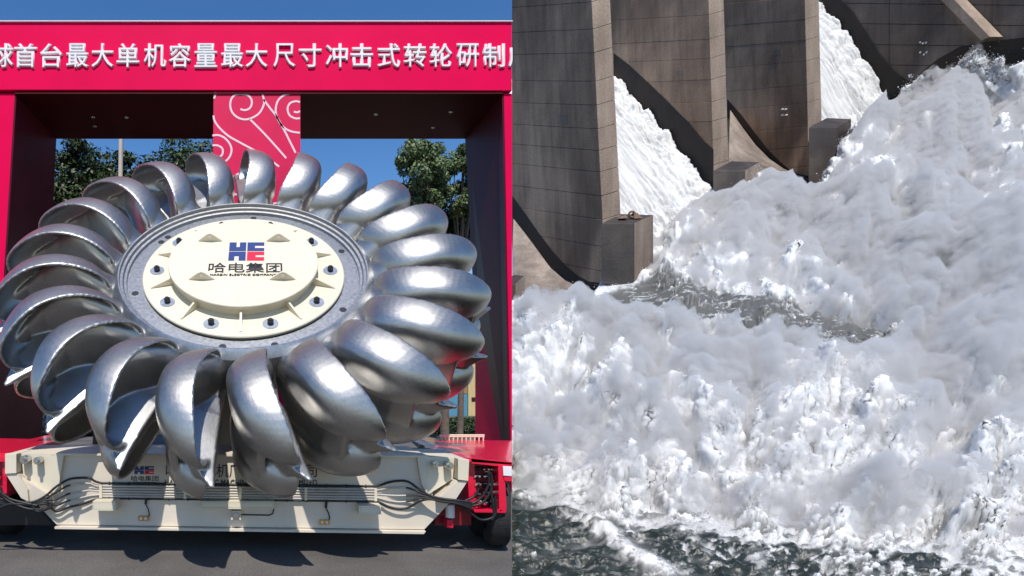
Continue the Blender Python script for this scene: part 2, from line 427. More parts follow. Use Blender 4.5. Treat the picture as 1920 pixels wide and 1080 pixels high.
# root: lofted sections from the disc rim into the back of the bowls, as deep as the bowls from the start
secs = [(1.44, -.20, .22, .16), (1.54, -.21, 0.235, .275), (1.66, -.235, 0.235, .38), (1.80, -.27, 0.22, .48), (1.95, -0.31, 0.19, .56), (2.15, -0.38, 0.14, .56), (2.35, -0.43, 0.09, .44), (2.55, -.43, .06, .30), (2.75, -.36, .04, .2)]
V = []; F = []; n = 32
for r, t, ht, ha in secs:
    for j in range(n):
        c, q = cos(2*pi*j/n), sin(2*pi*j/n); p = 2.5; k = (abs(c)**p+abs(q)**p)**(-1/p)
        V.append((r, t + ht*k*c, ha*k*q))
for i in range(len(secs)-1):
    for j in range(n): F.append((i*n+j, i*n+(j+1) % n, (i+1)*n+(j+1) % n, (i+1)*n+j))
F += [tuple(range(n-1, -1, -1)), tuple(range((len(secs)-1)*n, len(secs)*n))]
bk.add(V, F)
bo = bk.build('bucket', STEEL, runner)
md = bo.modifiers.new('r', 'REMESH'); md.mode = 'VOXEL'; md.voxel_size = 0.0145; md.use_smooth_shade = True
ms = bo.modifiers.new('s', 'SMOOTH'); ms.factor = 0.5; ms.iterations = 2
bpy.context.view_layer.update()
bme = bpy.data.meshes.new_from_object(bo.evaluated_get(bpy.context.evaluated_depsgraph_get()))
bme.name = 'bucket'; bo.modifiers.clear(); bo.data = bme
bme.polygons.foreach_set('use_smooth', np.ones(len(bme.polygons), bool))
print('bucket faces', len(bme.polygons))
PH0 = radians(-94.6)
for i in range(NB):
    o = bo if i == 0 else bo.copy()
    if i: COL.objects.link(o); o.parent = runner
    o.rotation_euler = (0, 0, PH0 + 2*pi*i/NB)
# disc
m_ = MB()
m_.lathe([(0.3,-.30),(1.45,-.30),(1.60,-.24),(1.63,0),(1.60,.24),(1.55,.30),(1.515,.327),(1.50,.325),(1.495,.28),(1.465,.275),(1.455,.24),(1.425,.235),(1.42,.195),(0.3,.195)], 128)
disc = m_.build('disc', DISCST, runner, auto=radians(28))
for deg, rr in ((86,1.33),(147,1.33),(141,1.34),(197,1.34),(262,1.35),(286,1.36),(329,1.36),(22,1.35)):
    a = radians(deg); mm = MB(); mm.cyl((rr*cos(a), rr*sin(a), .17), (rr*cos(a), rr*sin(a), .1985), .042, None, 16)
    mm.build('screw_hole', BLACKP, disc)
# hub cover
m_ = MB()
m_.lathe([(0.05,.20),(1.225,.20),(1.235,.21),(1.235,.235),(1.225,.245),(.865,.245),(.865,.352),(.898,.354),(.907,.362),(.907,.396),(.900,.404),(.0,.404)], 128)
cover = m_.build('hub_cover', CREAM, runner, auto=radians(28))
for k in range(10):
    a = radians(36*k); r0 = 1.065; x, y = r0*cos(a), r0*sin(a)
    mm = MB(); mm.cyl((x,y,.245),(x,y,.252), .088, None, 24); mm.build('washer', WASHER, cover)
    mm = MB(); mm.cyl((x,y,.252),(x,y,.30), .036, None, 12); mm.cyl((x,y,.30),(x,y,.315), .03, .022, 12); mm.build('bolt', BOLT, cover)
    a = radians(36*k+18); u = Vector((cos(a), sin(a), 0)); w = Vector((-sin(a), cos(a), 0))*.012
    z = Vector((0,0,1))
    mm = MB(); mm.prism([u*.865 - w + z*.246, u*1.15 - w + z*.246, u*1.15-w+z*.256, u*.865 - w + z*.351], w*2); mm.build('gusset', CREAM, cover)
for (x, y) in ((-.43,.42),(.43,.42),(-.47,-.40),(.47,-.40)):
    mm = MB(); t_ = .012
    prof = [(-.15,.405),(.15,.405),(.15,.412),(.035,.50),(.0,.515),(-.035,.50),(-.15,.412)]
    mm.prism([Vector((x+p, y-t_, q)) for p, q in prof], (0, 2*t_, 0)); lg = mm.build('lifting_lug', CREAM, cover)
    mm = MB(); mm.cyl((x, y-t_-.002, .47), (x, y+t_+.002, .47), .02, None, 14); mm.build('lug_eye', WHITE, cover)
# emblem: four blocks with notches, flat print
ez = .4065
def plate(pts, mat, holes=None):
    mm = MB(); mm.prism([Vector((x, y, ez-.002)) for x, y in pts], (0, 0, .004)); mm.build('emblem_block', mat, cover)
ex, ey = .035, .18
s = .135
def blk(pts, ox, oy, mat): plate([(ex+ox+x*s*1.55, ey+oy+y*s*1.42) for x, y in pts], mat)
gp = .008
g1 = s*1.55; g2 = s*1.42
blk([(0,0),(.42,0),(.42,0.0),(1,0),(1,1),(.62,1),(.62,.45),(.42,.45),(.42,1),(0,1)], -g1-gp, gp, BLUEP)
blk([(0,0),(1,0),(1,.34),(.45,.34),(.45,.62),(1,.62),(1,1),(0,1)], gp, gp, BLUEP)
blk([(0,0),(.34,0),(.34,.5),(.6,.5),(.6,0),(1,0),(1,1),(0,1)], -g1-gp, -g2-gp, BLUEP)
blk([(0,0),(1,0),(1,.38),(.5,.38),(.5,.62),(1,.62),(1,1),(0,1)], gp, -g2-gp, REDP)
put_text('lettering', '哈电集团', -.41, .47, -.27, -.07, BLACKP, Matrix.Translation((0,0,ez)), cover, bold=0.005, depth=.001)
put_text('lettering', 'HARBIN ELECTRIC COMPANY', -.38, .40, -.335, -.30, BLACKP, Matrix.Translation((0,0,ez)), cover, bold=0.008, depth=.001)
# ------------------------------------------------------------------ the trailer under the runner
YT = 6.4
trailer = empty('heavy_trailer', (0, YT, 0))
tag(trailer, 'red and cream modular heavy trailer with black hoses carrying the steel runner', 'trailer')
def T(px, py, dy=0.0):
    "on the trailer's front plane (dy towards the camera is negative), local to the trailer"
    Y = YT + dy; v = H(px, py, Y); v.y -= YT; return v
def plate2(name, pts, d0, d1, mat, bevel=0.0, parent=trailer):
    "outline in photo pixels at the front plane + d0, solid back to + d1"
    mm = MB(); mm.prism([T(x, y, 0) + Vector((0, d0, 0)) for x, y in pts], (0, d1-d0, 0)); return mm.build(name, mat, parent, bevel=bevel)
plate2('frame_plate', [(96,852),(800,856),(812,930),(850,936),(796,993),(106,984),(62,938),(104,926)], 0, .9, CREAMT, .006)
plate2('bottom_flange', [(106,985),(796,994),(792,999),(106,989.5)], -.06, .9, CREAMT, .003)
plate2('top_flange', [(98,849),(800,853),(800,857),(98,853)], -.05, .9, CREAM, .003)
# left end: pocket between an outer block and the plate
plate2('end_block', [(20,848),(41,848),(41,884),(20,885)], -.14, .8, CREAM, .006)
plate2('end_block', [(20,886),(41,885),(60,915),(62,937),(48,930)], -.12, .8, CREAMT, .004)
plate2('pocket_plate', [(41,849),(98,849),(98,925),(66,912),(45,890)], -.02, .8, CREAM, .003)
plate2('edge_rib', [(99,851),(123,853),(116,890),(112,924),(99,922)], -.05, .02, CREAM, .004)
plate2('sloped_gusset', [(45,893),(99,927),(96,945),(62,938)], -.08, .3, CREAMT, .004)
plate2('end_block', [(851,857),(872,859),(870,898),(851,896)], -.14, .8, CREAM, .006)
plate2('end_block', [(851,898),(870,899),(848,933),(815,930),(826,921)], -.12, .8, CREAMT, .004)
plate2('pocket_plate', [(796,856),(851,857),(848,898),(800,928)], -.02, .8, CREAM, .003)
plate2('edge_rib', [(780,857),(797,857),(799,926),(788,905)], -.05, .02, CREAM, .004)
for (x, y, r) in ((52,860,.045),(76,862,.04),(838,871,.042),(812,868,.03)):
    p = T(x, y, -.02); mm = MB(); mm.cyl(p + Vector((0,.03,0)), p + Vector((0,-.10,0)), r, None, 16); mm.cyl(p + Vector((0,-.10,0)), p + Vector((0,-.15,0)), r*.55, r*.45, 12)
    mm.build('locking_pin', CHROME, trailer, auto=.5)
# steps / brackets
def bracket(x0, x1, y0, y1, d, name='bracket'):
    mm = MB(); a = T(x0, y0); b = T(x1, y1)
    mm.box(a.x, b.x, -d, 0, b.z, b.z+.014); mm.box(a.x, a.x+.012, -d, 0, b.z+.016, a.z); mm.box(b.x-.012, b.x, -d, 0, b.z+.016, a.z)
    mm.box(a.x+.014, b.x-.014, -d, -d+.012, b.z+.016, a.z)
    mm.box(a.x, b.x, -d, 0, a.z+.002, a.z+.016)
    mm.build(name, CREAM, trailer)
bracket(184, 226, 936, 950, .2); bracket(668, 708, 944, 957, .2)
bracket(380, 514, 938, 949, .14, 'step_bar')
p = T(443, 964); mm = MB(); mm.box(p.x-.055, p.x+.055, -.07, 0, p.z-.05, p.z+.05); vb = mm.build('valve_block', CREAMT, trailer, bevel=.006)
mm = MB(); mm.cyl(p + Vector((0,-.07,0)), p + Vector((0,-.10,0)), .035, None, 16); mm.build('valve_cap', CHROME, vb, auto=.5)
mm = MB(); mm.tube([T(450,965,-.02), T(505,966,-.02), T(511,963,-.02), T(513,956,-.02), T(513,938,-.02)], .007); mm.build('cable', BLACK, trailer)
# straight pipes and hoses along the plate
def ly(x, y): return y + (x-190)*6.0/515
for k, y in enumerate((911, 916, 921, 926, 930.5)):
    mm = MB(); mm.tube([T(190, ly(190, y), -.03), T(706, ly(706, y), -.03)], .0125, 8); mm.build('pipe', GREYPIPE, trailer, auto=1)
for k, (y, dl, dr) in enumerate(((906, -9, -9), (913, -5, -4), (921, 2, 2), (927, 8, 7), (934, 13, 12))):
    L_ = [T(190, ly(190, y), -.03), T(178, y-1+dl*.3, -.04), T(168, y-3+dl*.7, -.05), T(150, y-1+dl, -.06), T(128, y+3+dl*1.1, -.06), T(105, y+14+dl*.8, -.08), T(85, 930+k*3+(2 if k else 0), -.11), T(62, 941+k*2, -.14), T(38, 941+k*1.5, -.16), T(12, 938+k*2, -.15), T(-30, 925+k*4, -.1)]
    R_ = [T(706, ly(706, y), -.03), T(715, ly(706, y)+dr*.3, -.04), T(727, ly(706, y)+dr*.8, -.05), T(745, ly(706, y)+dr*1.15, -.06), T(765, ly(706, y)+dr*1.0, -.07), T(785, 921+k*3.4+dr*.5, -.09), T(806, 929+k*1.8, -.12), T(830, 935+k*1.4, -.15), T(856, 938+k*1.5, -.17), T(885, 942+k*3, -.17)]
    blk_ = k in (0, 4)
    rr_ = .0125 if blk_ else .010
    for pts in (L_, R_):
        sc_ = smoothcurve(pts, 5)
        mm = MB(); mm.tube(sc_[:20] if not blk_ else sc_, rr_, 8); mm.build('hose', BLACK if blk_ else GREYPIPE, trailer, auto=1)
        if not blk_:
            mm = MB(); mm.tube(sc_[19:], rr_*1.05, 8); mm.build('hose', BLACK, trailer, auto=1)
    if blk_:
        mm = MB(); mm.tube([T(190, ly(190, y), -.03), T(706, ly(706, y), -.03)], .0125, 8); mm.build('hose', BLACK, trailer, auto=1)
        for x in range(205, 700, 37):
            mm = MB(); p = T(x, ly(x, y), -.03); mm.cyl(p + Vector((-.006,0,0)), p + Vector((.006,0,0)), .019, None, 10); mm.build('hose_clip', BLACK, trailer)
for x in (191, 348, 451, 573, 703):
    a = T(x-2.5, ly(x, 908)); b = T(x+2.5, ly(x, 932)); mm = MB(); mm.box(a.x, b.x, -.052, -.001, b.z, a.z); mm.build('pipe_clamp', CREAM, trailer)
# amber marker lights on their leads
for x, y in ((270, 971), (608, 978)):
    p = T(x, y); mm = MB(); mm.box(p.x-.055, p.x+.055, -.035, -.001, p.z-.026, p.z+.026); ml = mm.build('marker_light', AMBER, trailer, bevel=.008)
    for q in (-.025, .025):
        mm = MB(); mm.cyl((p.x+q, -.035, p.z), (p.x+q, -.042, p.z), .016, .012, 12); mm.build('light_lens', WHITE, ml)
    mm = MB(); mm.tube([T(x+4, y-36, -.02), T(x+2, y-28, -.03), T(x+8, y-16, -.03), T(x+10, y-6, -.03), T(x+8, y-2, -.02)], .007, 6); mm.build('cable', BLACK, trailer)
    mm = MB(); mm.tube([T(x+4, y-36, -.025), T(x+3, y-26, -.03)], .014, 8); mm.build('cable_plug', BLACK, trailer)
# lettering on the plate
M4 = Matrix(((1,0,0,0),(0,0,-1,-.0015),(0,1,0,0),(0,0,0,1)))
def ptext(s, x0, x1, y0, y1, mat, bold=.004):
    a = T(x0, y0); b = T(x1, y1); return put_text('lettering', s, a.x, b.x, a.z, b.z, mat, M4, trailer, bold=bold, depth=.0008)
ptext('哈尔滨电机厂有限责任公司', 311, 594, 895, 870, BLACKP)
ptext('HARBIN ELECTRIC MACHINERY COMPANY LIMITED', 309, 595, 911, 899, BLACKP, .008)
ptext('哈电集团', 246, 297, 902, 892, BLACKP)
ptext('HARBIN ELECTRIC COMPANY', 250, 295, 906, 903.5, BLACKP, .008)
lx0, ly0 = T(252, 889).x, T(252, 889).z; lw = T(271, 889).x - lx0; lh = T(271, 875).z - ly0
for (cx_, cz_, mat, sh) in ((0,1,BLUEP,[(0,0),(1,0),(1,1),(.62,1),(.62,.45),(.42,.45),(.42,1),(0,1)]),(1,1,BLUEP,[(0,0),(1,0),(1,.34),(.45,.34),(.45,.62),(1,.62),(1,1),(0,1)]),(0,0,BLUEP,[(0,0),(.34,0),(.34,.5),(.6,.5),(.6,0),(1,0),(1,1),(0,1)]),(1,0,REDP,[(0,0),(1,0),(1,.38),(.5,.38),(.5,.62),(1,.62),(1,1),(0,1)])):
    mm = MB(); mm.prism([Vector((lx0+(cx_+x*.94)*lw, -.003, ly0+(cz_+y*.94)*lh*.55)) for x, y in sh], (0, .002, 0)); mm.build('emblem_block', mat, trailer)
# red modules at both ends: sloping deck, front face, ribs
XE = SEAM*(YT-.3) 
def clipx(p):
    m = SEAM*(p.y + YT) - .0005
    if p.x > m: p.x = m
    return p
def rplate(name, pts3, mat, bevel=0):
    pass
def solid(name, pts, y0, y1, mat, bevel=0.004):
    "outline in pixels measured at front depth y0; straight solid to y1, cut at the quay edge"
    P = [clipx(T(x, y, y0)) for x, y in pts]
    mm = MB(); mm.prism(P, (0, y1-y0, 0)); return mm.build(name, mat, trailer, bevel=bevel)
# right
solid('red_deck', [(885,858),(960,866),(960,872),(872,866),(876,858)], -.1, 2.6, TREDP)
P = [T(884,860,-.1), clipx(T(960,868,-.1)), clipx(T(960,826,2.4)), T(800,824,2.4)]
mm = MB(); mm.prism([Vector(p) for p in P], (0,0,-.05)); mm.build('deck_plate', TREDP, trailer)
solid('side_panel', [(876,866),(890,868),(896,960),(880,955)], .0, 1.2, TREDP)
solid('valve_recess', [(890,868),(940,870),(940,962),(894,958)], .12, 1.2, M('deep_red_recess_panel', (0.35,0.006,0.03), .35))  # darker red than the panels around it
solid('side_panel', [(934,872),(946,873),(950,955),(936,960)], -.12, 1.0, TREDP)
solid('side_panel', [(888,955),(950,956),(948,962),(890,961)], -.12, .1, TREDP)
solid('white_plate', [(943,874),(960,875),(960,893),(944,892)], -.14, -.125, WHITE)
solid('side_panel', [(944,893),(960,894),(960,903),(946,902)], -.13, .5, TREDP)
rnd = random.Random(5)
for j in range(5):
    for i in range(3):
        x = 896 + i*14 + rnd.uniform(-2, 2); y = 878 + j*16 + rnd.uniform(-2, 2)
        if i == 2 and j == 1: x += 2
        p = T(x, y, .0)
        mm = MB(); mm.cyl(p + Vector((-.035,0,0)), p + Vector((.035,0,0)), .02, None, 12); mm.cyl(p + Vector((-.015,0,0)), p + Vector((.012,0,0)), .027, None, 6)
        mm.cyl(p + Vector((0,.13,0)), p + Vector((0,-.02,0)), .014, None, 8)
        mm.build('hydraulic_valve', CHROME if (i+j) % 3 else BLACK, trailer, auto=.5)
for pts in ([(915,885),(917,905),(905,930),(885,944),(860,940)],[(924,900),(918,925),(900,945),(870,948),(840,938)],[(908,885),(921,890),(922,930),(926,960),(920,972),(900,974),(880,960),(862,948)],[(898,915),(890,930),(870,940)],[(928,930),(930,960),(922,975)]):
    mm = MB(); mm.tube(smoothcurve([T(x, y, -.12) for x, y in pts], 5), .014, 8); mm.build('hose', BLACK, trailer, auto=1)
p = T(844, 958, .1); mm = MB(); mm.cyl(p + Vector((0,0,.07)), p + Vector((0,0,-.07)), .05, None, 16); mm.build('filter_can', WHITE, trailer, auto=.5)
solid('side_panel', [(838,975),(850,975),(850,990),(838,990)], .1, .25, TREDP)
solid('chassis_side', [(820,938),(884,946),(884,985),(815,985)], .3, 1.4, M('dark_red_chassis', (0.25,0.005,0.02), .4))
# left
mm = MB(); mm.prism([T(-60,862,-.1), T(14,856,-.1), T(88,824,2.4), T(-60,820,2.4)], (0,0,-.05)); mm.build('deck_plate', TREDP, trailer)
solid('red_deck', [(-60,850),(18,849),(18,862),(-60,872)], -.08, 2.2, TREDP)
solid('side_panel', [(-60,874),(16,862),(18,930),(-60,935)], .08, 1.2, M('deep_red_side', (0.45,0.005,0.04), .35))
solid('side_panel', [(4,858),(12,858),(13,925),(5,928)], -.05, .1, TREDP)
solid('chassis_side', [(-60,936),(60,940),(100,985),(-60,985)], .35, 1.4, BLACK)
mm = MB(); p = T(-4, 895, -.04); mm.cyl(p, p + Vector((0,-.1,0)), .05, None, 16); mm.build('hydraulic_valve', CHROME, trailer, auto=.5)
for pts in ([(-40,905),(0,922),(20,936),(50,944),(70,948)],[(-40,955),(0,951),(20,945),(60,946)],[(-20,890),(0,915),(10,935),(40,950),(60,955),(80,955)],[(60,944),(68,958),(80,957),(98,950)]):
    mm = MB(); mm.tube(smoothcurve([T(x, y, -.17) for x, y in pts], 5), .015, 8); mm.build('hose', BLACK, trailer, auto=1)
# hidden underframe and wheels
mm = MB(); a = T(110, 960); b = T(790, 860); mm.box(a.x, b.x, .95, 3.6, a.z+.1, b.z-.35); mm.build('underframe', BLACK, trailer)
def wheel(px, dy, r=.38, w=.30):
    x = (px-PX0)/FPX*(YT+dy)
    mm = MB(); mm.lathe([(.18,-w/2),(.33,-w/2),(.37,-w/2+.03),(.385,-w/2+.08),(.385,w/2-.08),(.37,w/2-.03),(.33,w/2),(.18,w/2)], 40)
    for k in range(40):
        a = 2*pi*k/40; c, q = cos(a), sin(a)
        mm.box(-.012,.012,-.0,.0,0,0) if False else None
    R90 = Matrix.Rotation(radians(90), 4, 'Y')
    mm.v = [R90 @ v + Vector((x, dy, .385)) for v in mm.v]
    t = mm.build('tyre', TYRE, trailer, auto=.7)
    mm = MB(); mm.lathe([(.0,-w/2+.07),(.17,-w/2+.07),(.185,-w/2+.02),(.185,w/2-.02),(.17,w/2-.07),(0,w/2-.07)], 32); mm.v = [R90 @ v + Vector((x, dy, .385)) for v in mm.v]
    mm.build('rim', TREDP, t, auto=.5)
TYRE = M('tyre_rubber', (.022,.021,.020), .75, noise=.4, nscale=20, bump=.6, bscale=50)
XW = SEAM*(YT-.25)
for px, dy in ((908,.75),(908,1.7),(908,2.6),(20,.9),(20,1.9),(-60,.9)): wheel(px, dy)
# the nearest tyre, cut by the quay edge like everything at the yard's side
mm = MB(); mm.lathe([(.2,-.12),(.34,-.12),(.38,-.09),(.39,0),(.38,.09),(.34,.12),(.2,.12)], 48)
x = T(985, 995, -.2).x; RY = Matrix.Rotation(radians(78), 4, 'Z') @ Matrix.Rotation(radians(90), 4, 'X')
mm.v = [RY @ v + Vector((x-.12, -.25+.55, .40)) for v in mm.v]
ty = mm.build('tyre', TYRE, trailer, auto=.7)
bm = bmesh.new(); bm.from_mesh(ty.data)
nrm = Vector((1, -SEAM, 0)).normalized()
bmesh.ops.bisect_plane(bm, geom=bm.verts[:]+bm.edges[:]+bm.faces[:], plane_co=Vector((SEAM*YT-.012, 0, 0)), plane_no=nrm, clear_outer=True); bm.to_mesh(ty.data); bm.free()
# cradle that carries the runner
mm = MB(); a = T(300, 860); b = T(640, 860)
mm.hexa([(-.75,.9,.95),(.2,.9,.95),(.2,2.2,.95),(-.75,2.2,.95),(-.55,1.3,2.2),(.0,1.3,2.2),(.0,1.9,2.6),(-.55,1.9,2.6)]); mm.build('runner_cradle', CREAMT, trailer, bevel=.02)

# little railing on the red deck, standing behind the runner
rail = empty('guard_rail', H(826, 826, 8.7)); tag(rail, 'small pale metal rail along the rear edge of the red trailer deck', 'railing')
def Rl(px, py): return H(px, py, 8.7) - H(826, 826, 8.7)
for i in range(11):
    mm = MB(); mm.cyl(Rl(826+i*8, 828), Rl(826+i*8, 816), .012, None, 8); mm.build('post', CREAM, rail)
for y in (816, 818.5):
    mm = MB(); mm.cyl(Rl(824, y), Rl(908, y), .013, None, 8); mm.build('bar', CREAM, rail)

# ------------------------------------------------------------------ behind the gateway: trees, pole, building, kerb
def leafmat(name, c1, c2):
    m = M(name, c1, .5, col2=c2, nscale=1.4, spec=.4)
    m.node_tree.nodes['Principled BSDF'].inputs['Subsurface Weight'].default_value = 0
    return m
LEAFD = leafmat('dark_broad_leaf', (.06,.10,.028), (.022,.042,.015))
LEAFL = leafmat('light_feathery_leaf', (.19,.25,.10), (.07,.11,.045))
BARK = M('bark', (.16,.12,.09), .9, noise=.4, nscale=6, bump=.8, bscale=14)
def tree(name, base, cr, rad, n, leaf, mat, label, seed, clumps=40, trunk=.16, group=None):
    rs = np.random.default_rng(seed)
    t = empty(name, base); tag(t, label, 'tree', group)
    cr = np.array(cr, float) - np.array(base, float); rad = np.array(rad, float)
    # clump centres inside an uneven ellipsoid
    d = rs.normal(size=(clumps, 3)); d /= np.linalg.norm(d, axis=1)[:, None]
    q = rs.uniform(.45, 1.0, (clumps, 1)); C_ = cr + d*q*rad*np.array([1,1,1])
    cs = rs.uniform(.16, .34, clumps)*rad.mean()
    per = rs.integers(0, clumps, n)
    u = rs.normal(size=(n, 3)); u /= np.linalg.norm(u, axis=1)[:, None]
    P = C_[per] + u*(cs[per]*rs.uniform(.55, 1.08, n))[:, None]*np.array([1, 1, .8])
    nn_ = u + rs.normal(size=(n, 3))*.7 + np.array([0, -.1, .5]); nn_ /= np.linalg.norm(nn_, axis=1)[:, None]
    a = np.cross(nn_, rs.normal(size=(n, 3))); a /= np.linalg.norm(a, axis=1)[:, None]; b = np.cross(nn_, a)
    s = leaf*rs.uniform(.6, 1.4, n)[:, None]
    V = np.stack([P - a*s, P - b*s*.5 + nn_*s*.1, P + a*s, P + b*s*.5 + nn_*s*.1], 1).reshape(-1, 3)
    F = np.arange(n*4).reshape(-1, 4)
    cw = npmesh('crown', V, F, mat, t)
    mm = MB(); top = Vector(cr)
    mm.tube(smoothcurve([(0,0,0), (top.x*.3+.05, top.y*.3, top.z*.45), (top.x*.8, top.y*.8, top.z*.85), tuple(top + Vector((0,0,rad[2]*.4)))], 4), [trunk*(1-.75*i/12) for i in range(13)], 10)
    mm.build('trunk', BARK, t, auto=1)
    mm = MB()
    for k in range(9):
        c = Vector(C_[k]); st = top*.62 + Vector((0,0,0)); mid = (st+c)/2 + Vector((0,0,-.1))
        mm2 = MB(); mm2.tube([st, mid, c], [trunk*.4, trunk*.25, trunk*.08], 6); mm2.build('limb', BARK, t)
    return t
def g0(px, Y): v = H(px, 720, Y); return (v.x, v.y, 0)
def hc(px, py, Y): return tuple(H(px, py, Y))
tree('broadleaf_tree', g0(185, 15), hc(176, 392, 15), (1.5, 1.3, 1.85), 26000, .055, LEAFD, 'glossy dark broadleaf tree seen through the left opening, beside the pale pole', 11, 60)
tree('broadleaf_tree', g0(330, 15.5), hc(348, 372, 15.5), (1.75, 1.3, 1.8), 28000, .055, LEAFD, 'dark shaded broadleaf tree against the swirl panel, right of the pale pole', 12, 60)
tree('broadleaf_tree', g0(90, 18), hc(98, 460, 18), (.9, 1.0, 2.0), 13000, .06, LEAFD, 'smaller dark tree half hidden by the left gateway post', 13, 40)
tree('feathery_tree', g0(790, 17), hc(790, 330, 17), (.85, .8, 1.1), 17000, .05, LEAFL, 'light green round topped tree in the middle of the right opening', 14, 46, .1)
tree('feathery_tree', g0(862, 17.5), hc(868, 335, 17.5), (.6, .8, 1.3), 14000, .05, LEAFL, 'light green tree touching the right gateway post', 15, 40, .1)
tree('broadleaf_tree', g0(835, 19), hc(800, 430, 19), (1.7, 1.2, 1.5), 24000, .06, leafmat('mid_leaf', (.06,.09,.035), (.025,.045,.02)), 'low dense dark tree filling the right opening under the lighter crowns', 16, 60)
pole = MB(); a = H(228, 262, 13.2); b = H(219, 640, 13.2); pole.cyl((b.x,13.2,0), (a.x,13.2,a.z+1), .055, .05, 14)
po = pole.build('pole', M('pale_pole_paint', (.62,.60,.55), .5, noise=.1), auto=1); tag(po, 'slim pale pole standing in front of the two dark trees', 'pole')
# cream building with a blue door
bl = empty('cream_building', g0(850, 34)); B0 = Vector(g0(850, 34))
tag(bl, 'cream building with a blue gate seen low in the right opening', 'building')
def Bp(px, py): return H(px, py, 34) - B0
def bbox(name, x0, y0, x1, y1, d0, d1, mat):
    a = Bp(x0, y1); b = Bp(x1, y0); mm = MB(); mm.box(a.x, b.x, d0, d1, max(a.z, 0), b.z); return mm.build(name, mat, bl)
YEL = M('cream_yellow_wall', (.66,.52,.27), .8, noise=.08); BLU = M('blue_gate_paint', (.10,.30,.46), .5, noise=.1)
bbox('wall', 878, 650, 1010, 800, 0, 3, YEL); bbox('wall', 560, 640, 838, 800, 0, 3, YEL)
bbox('lintel', 838.5, 640, 877.5, 738, .1, 3, M('tan_lintel', (.35,.22,.10), .8)); bbox('blue_gate', 839, 739, 877, 800, .05, .15, BLU)
bbox('window', 884, 745, 906, 752, -.04, -.005, BLACKP); bbox('window', 855, 700, 873, 722, .05, .098, BLACKP)
bbox('plinth', 560, 786, 1010, 800, -.12, -.005, M('grey_plinth', (.2,.19,.17), .9))
kerb = MB(); kerb.box(-30, 9.0, 22, 22.5, 0, .12); kb = kerb.build('kerb', M('kerb_stone', (.3,.29,.27), .85, noise=.3), kind='structure', bevel=.02)
# clipped hedge and white flowering shrub low in the openings
def shrub(name, c, rad, n, leaf, mat, label, seed):
    rs = np.random.default_rng(seed); u = rs.normal(size=(n,3)); u /= np.linalg.norm(u, axis=1)[:,None]; P = u*np.array(rad)*rs.uniform(.6,1.1,(n,1)) + np.array((0,0,rad[2]))
    P[:,2] = np.abs(P[:,2]); a = rs.normal(size=(n,3)); a /= np.linalg.norm(a,axis=1)[:,None]; b = np.cross(a, rs.normal(size=(n,3))); b /= np.linalg.norm(b,axis=1)[:,None]
    s = leaf*rs.uniform(.6,1.4,n)[:,None]; V = np.stack([P-a*s, P-b*s*.5, P+a*s, P+b*s*.5],1).reshape(-1,3)
    o = npmesh(name, V, np.arange(n*4).reshape(-1,4), mat); o.location = c; tag(o, label, 'shrub'); return o
shrub('hedge', g0(870, 21), (1.6,.5,.32), 5000, .05, LEAFD, 'low dark hedge in front of the blue gate', 3)
shrub('flowering_shrub', g0(80, 16), (.5,.4,.5), 2500, .05, leafmat('white_blossom', (.6,.6,.55), (.05,.09,.03)), 'white flowering shrub low beside the left gateway post', 4)
shrub('hedge', g0(150, 21), (3.4,.5,.5), 9000, .06, LEAFD, 'dark hedge low behind the runner in the left opening', 5)
